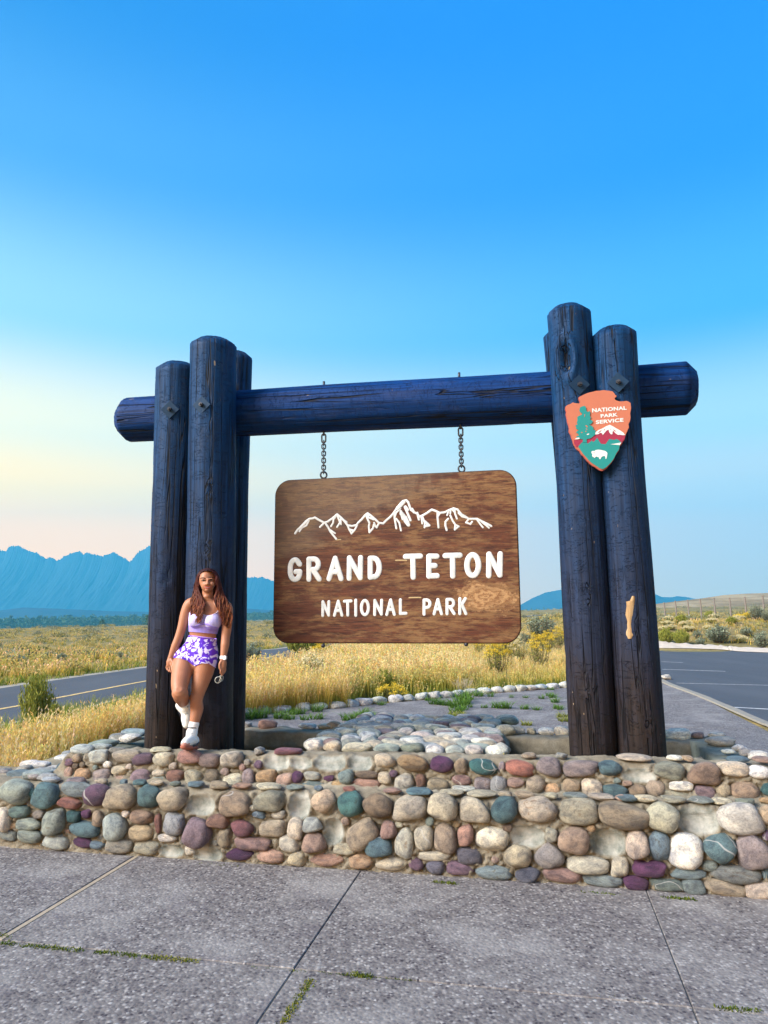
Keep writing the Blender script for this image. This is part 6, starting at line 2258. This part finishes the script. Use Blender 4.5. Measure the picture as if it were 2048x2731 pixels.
def lock(path, r, c0, c1, c2, k=5):
    pts = smooth_line(path, 4)
    n = len(pts)
    ph, am, fr = rh.uniform(0, 6.28), rh.uniform(.005, .016), rh.uniform(3, 6)
    P, R = [], []
    for i, p in enumerate(pts):
        t = i / (n - 1)
        w = am * sstep(.25, .8, t)
        P.append(p + U * float(w) * sin(ph + fr * t * 5) + V * float(w) * .6 * cos(ph + fr * t * 5))
        R.append(r * (1 - .75 * max(0, (t - .6) / .4) ** 1.5) * (.6 + .4 * min(1, t * 6)))
    vs, fs = tube_arrays(P, R, k, False)
    o = len(hv)
    hv.extend(vs); hf.extend([tuple(q + o for q in f) for f in fs])
    for i in range(n):
        t = i / (n - 1)
        c = lerp3(c0, c1, t / .45) if t < .45 else lerp3(c1, c2, (t - .45) / .55)
        hc.extend([(*c, 1)] * k)


LI = [(668, 168, 5.745), (606, 205, 5.760), (586, 275, 5.775), (590, 380, 5.765), (640, 480, 5.715), (645, 560, 5.69), (625, 650, 5.665), (600, 715, 5.655)]
LO = [(655, 150, 5.79), (585, 200, 5.80), (562, 290, 5.80), (542, 390, 5.79), (518, 470, 5.755), (508, 560, 5.72), (518, 640, 5.69), (530, 700, 5.67)]
RI = [(706, 168, 5.745), (768, 205, 5.755), (788, 275, 5.765), (784, 370, 5.755), (766, 450, 5.725), (790, 540, 5.70), (825, 630, 5.695), (850, 735, 5.70)]
RO = [(722, 150, 5.79), (790, 200, 5.80), (815, 290, 5.80), (842, 390, 5.79), (882, 480, 5.765), (920, 570, 5.745), (935, 670, 5.735), (918, 775, 5.725)]
for A_, B_, n in ((LI, LO, 120), (RI, RO, 130)):
    for i in range(n):
        t = rh.random()
        front = rh.random()
        pth = []
        stop = rh.choice([8, 8, 8, 7, 7, 6])
        for q, (a, b) in enumerate(zip(A_, B_)):
            j = rh.uniform(-7, 7) * (q > 1)
            back = .055 * (1 - front) * (1 if q < 4 else .35)
            pth.append(J(a[0] + (b[0] - a[0]) * t + j, a[1] + (b[1] - a[1]) * t + rh.uniform(-8, 8) * (q > 1), a[2] + (b[2] - a[2]) * t + back * (.2 + .8 * t)))
        s = rh.uniform(.7, 1.25)
        base = (.030 * s, .010 * s, .011 * s)
        mid_ = tuple(x * s * .55 for x in rh.choice([(.11, .024, .017), (.065, .015, .013), (.15, .038, .020)]))
        tip = tuple(x * s * .62 for x in rh.choice([(.30, .085, .028), (.19, .045, .022), (.42, .14, .045), (.12, .028, .018)]))
        if front < .25: mid_ = tuple(x * .4 for x in mid_); tip = tuple(x * .5 for x in tip)
        lock(pth[:stop], rh.uniform(.0042, .0072), base, mid_, tip)
# crown of the head and the fall behind the neck
for i in range(90):
    a = rh.uniform(-1, 1)
    x0 = 688 + a * 12
    pth = [J(x0, 160, 5.74 + rh.uniform(0, .03)), J(688 + a * 70, 150 + 18 * a * a, 5.80), J(688 + a * 96, 215, 5.87), J(688 + a * 92, 330, 5.88), J(690 + a * 105, 430, 5.87), J(690 + a * 130, 520, 5.875)]
    lock(pth, .0085, (.022, .008, .011), (.05, .014, .015), (.10, .025, .02))
for sgn in (-1, 1):
    for i in range(36):
        t = rh.random()
        x = 687 + sgn * (4 + 78 * t)
        y = 152 + 26 * t * t
        pth = [J(687 + sgn * 2, 158 + 10 * rh.random(), 5.712 + .05 * rh.random()), J(687 + sgn * (44 + 8 * t), 168 + 16 * t, 5.725 + .05 * t), J(687 + sgn * (86 + 10 * t), 222 + 10 * t, 5.755 + .05 * t), J(687 + sgn * (96 + 10 * t), 330, 5.76 + .05 * t)]
        lock(pth, .0055, (.022, .008, .011), (.045, .013, .014), (.10, .024, .02))
sk = MB().add(ball(J(689, 250, 5.815), .079, .088, .095, 24))
o0 = len(hv)
hv.extend(sk.v); hf.extend([tuple(q + o0 for q in f) for f in sk.f]); hc.extend([(.020, .007, .010, 1)] * len(sk.v))
hme = new_mesh('hair', hv, hf)
at = hme.attributes.new('tone', 'FLOAT_COLOR', 'POINT')
at.data.foreach_set('color', np.array(hc, np.float32).ravel())
k = NM('auburn_hair', .55, .14)
k.col(k.n('Attribute', attribute_name='tone').outputs['Color'])
place('hair', hme, k.m, woman)

# wristwatch
wc = J(852, 1082, 5.722)
wax = (J(850, 1100, 5.72) - J(853, 1060, 5.725)).normalized()
wa = U - wax * U.dot(wax); wa.normalize(); wb_ = wax.cross(wa)
mb = MB()
for t in (-.009, -.003, .003, .009): mb.add(link_ring(wc + wax * t, wa, wb_, .0265, .0042, 8, 22))
watch = place('wristwatch', mb.mesh('wristwatch'), plain('white_strap', (.80, .76, .78), .5, .3, var=.04), woman)
bm = bmesh.new()
box_bm(bm, wc + wa * .020 - V * .022, .030, .012, .034, ((wa - V * .2).normalized(), (V + wa * .3).normalized(), -wax), .004)
place('watch_case', bm_mesh(bm, 'watch_case'), plain('white_case', (.82, .80, .80), .3, .5, var=.03), watch)

# sunglasses held in the fingers
sg = empty('sunglasses', J(800, 1315, 5.69))
tag(sg, 'thin framed round sunglasses dangling from the woman\'s hand', 'sunglasses')
SG = plain('pale_metal_frame', (.72, .72, .66), .3, .5, .3, .05)
k = NM('dark_lens', .1, .6); k.col((.008, .010, .020)); LENS = k.m
for cx, cy, vv, tw in ((796, 1316, 5.688, .35), (826, 1300, 5.715, 1.15)):
    c = J(cx, cy, vv)
    a = (U * cos(tw) + V * sin(tw)); b = (Z * .97 + U * .1).normalized()
    rim_ = place('lens_rim', MB().add(link_ring(c, a, b, .0255, .0021, 6, 26)).mesh('lens_rim'), SG, sg)
    n = a.cross(b).normalized()
    vs = [c + (a * cos(2 * pi * i / 24) + b * sin(2 * pi * i / 24)) * .0248 for i in range(24)]
    place('lens', new_mesh('lens', [p + n * .0006 for p in vs] + [p - n * .0006 for p in vs], [tuple(range(24)), tuple(range(47, 23, -1))] + [(i, (i + 1) % 24, 24 + (i + 1) % 24, 24 + i) for i in range(24)], False), LENS, rim_)
place('bridge', MB().tube([J(812, 1300, 5.692), J(820, 1288, 5.700), J(826, 1282, 5.708)], .0018, 6).mesh('bridge'), SG, sg)
place('temple', MB().tube([J(800, 1352, 5.690), J(816, 1310, 5.684), J(832, 1262, 5.686), J(836, 1245, 5.69)], .0019, 6).mesh('temple'), SG, sg)
place('temple', MB().tube([J(838, 1322, 5.735), J(838, 1280, 5.715), J(838, 1248, 5.70)], .0019, 6).mesh('temple'), SG, sg)
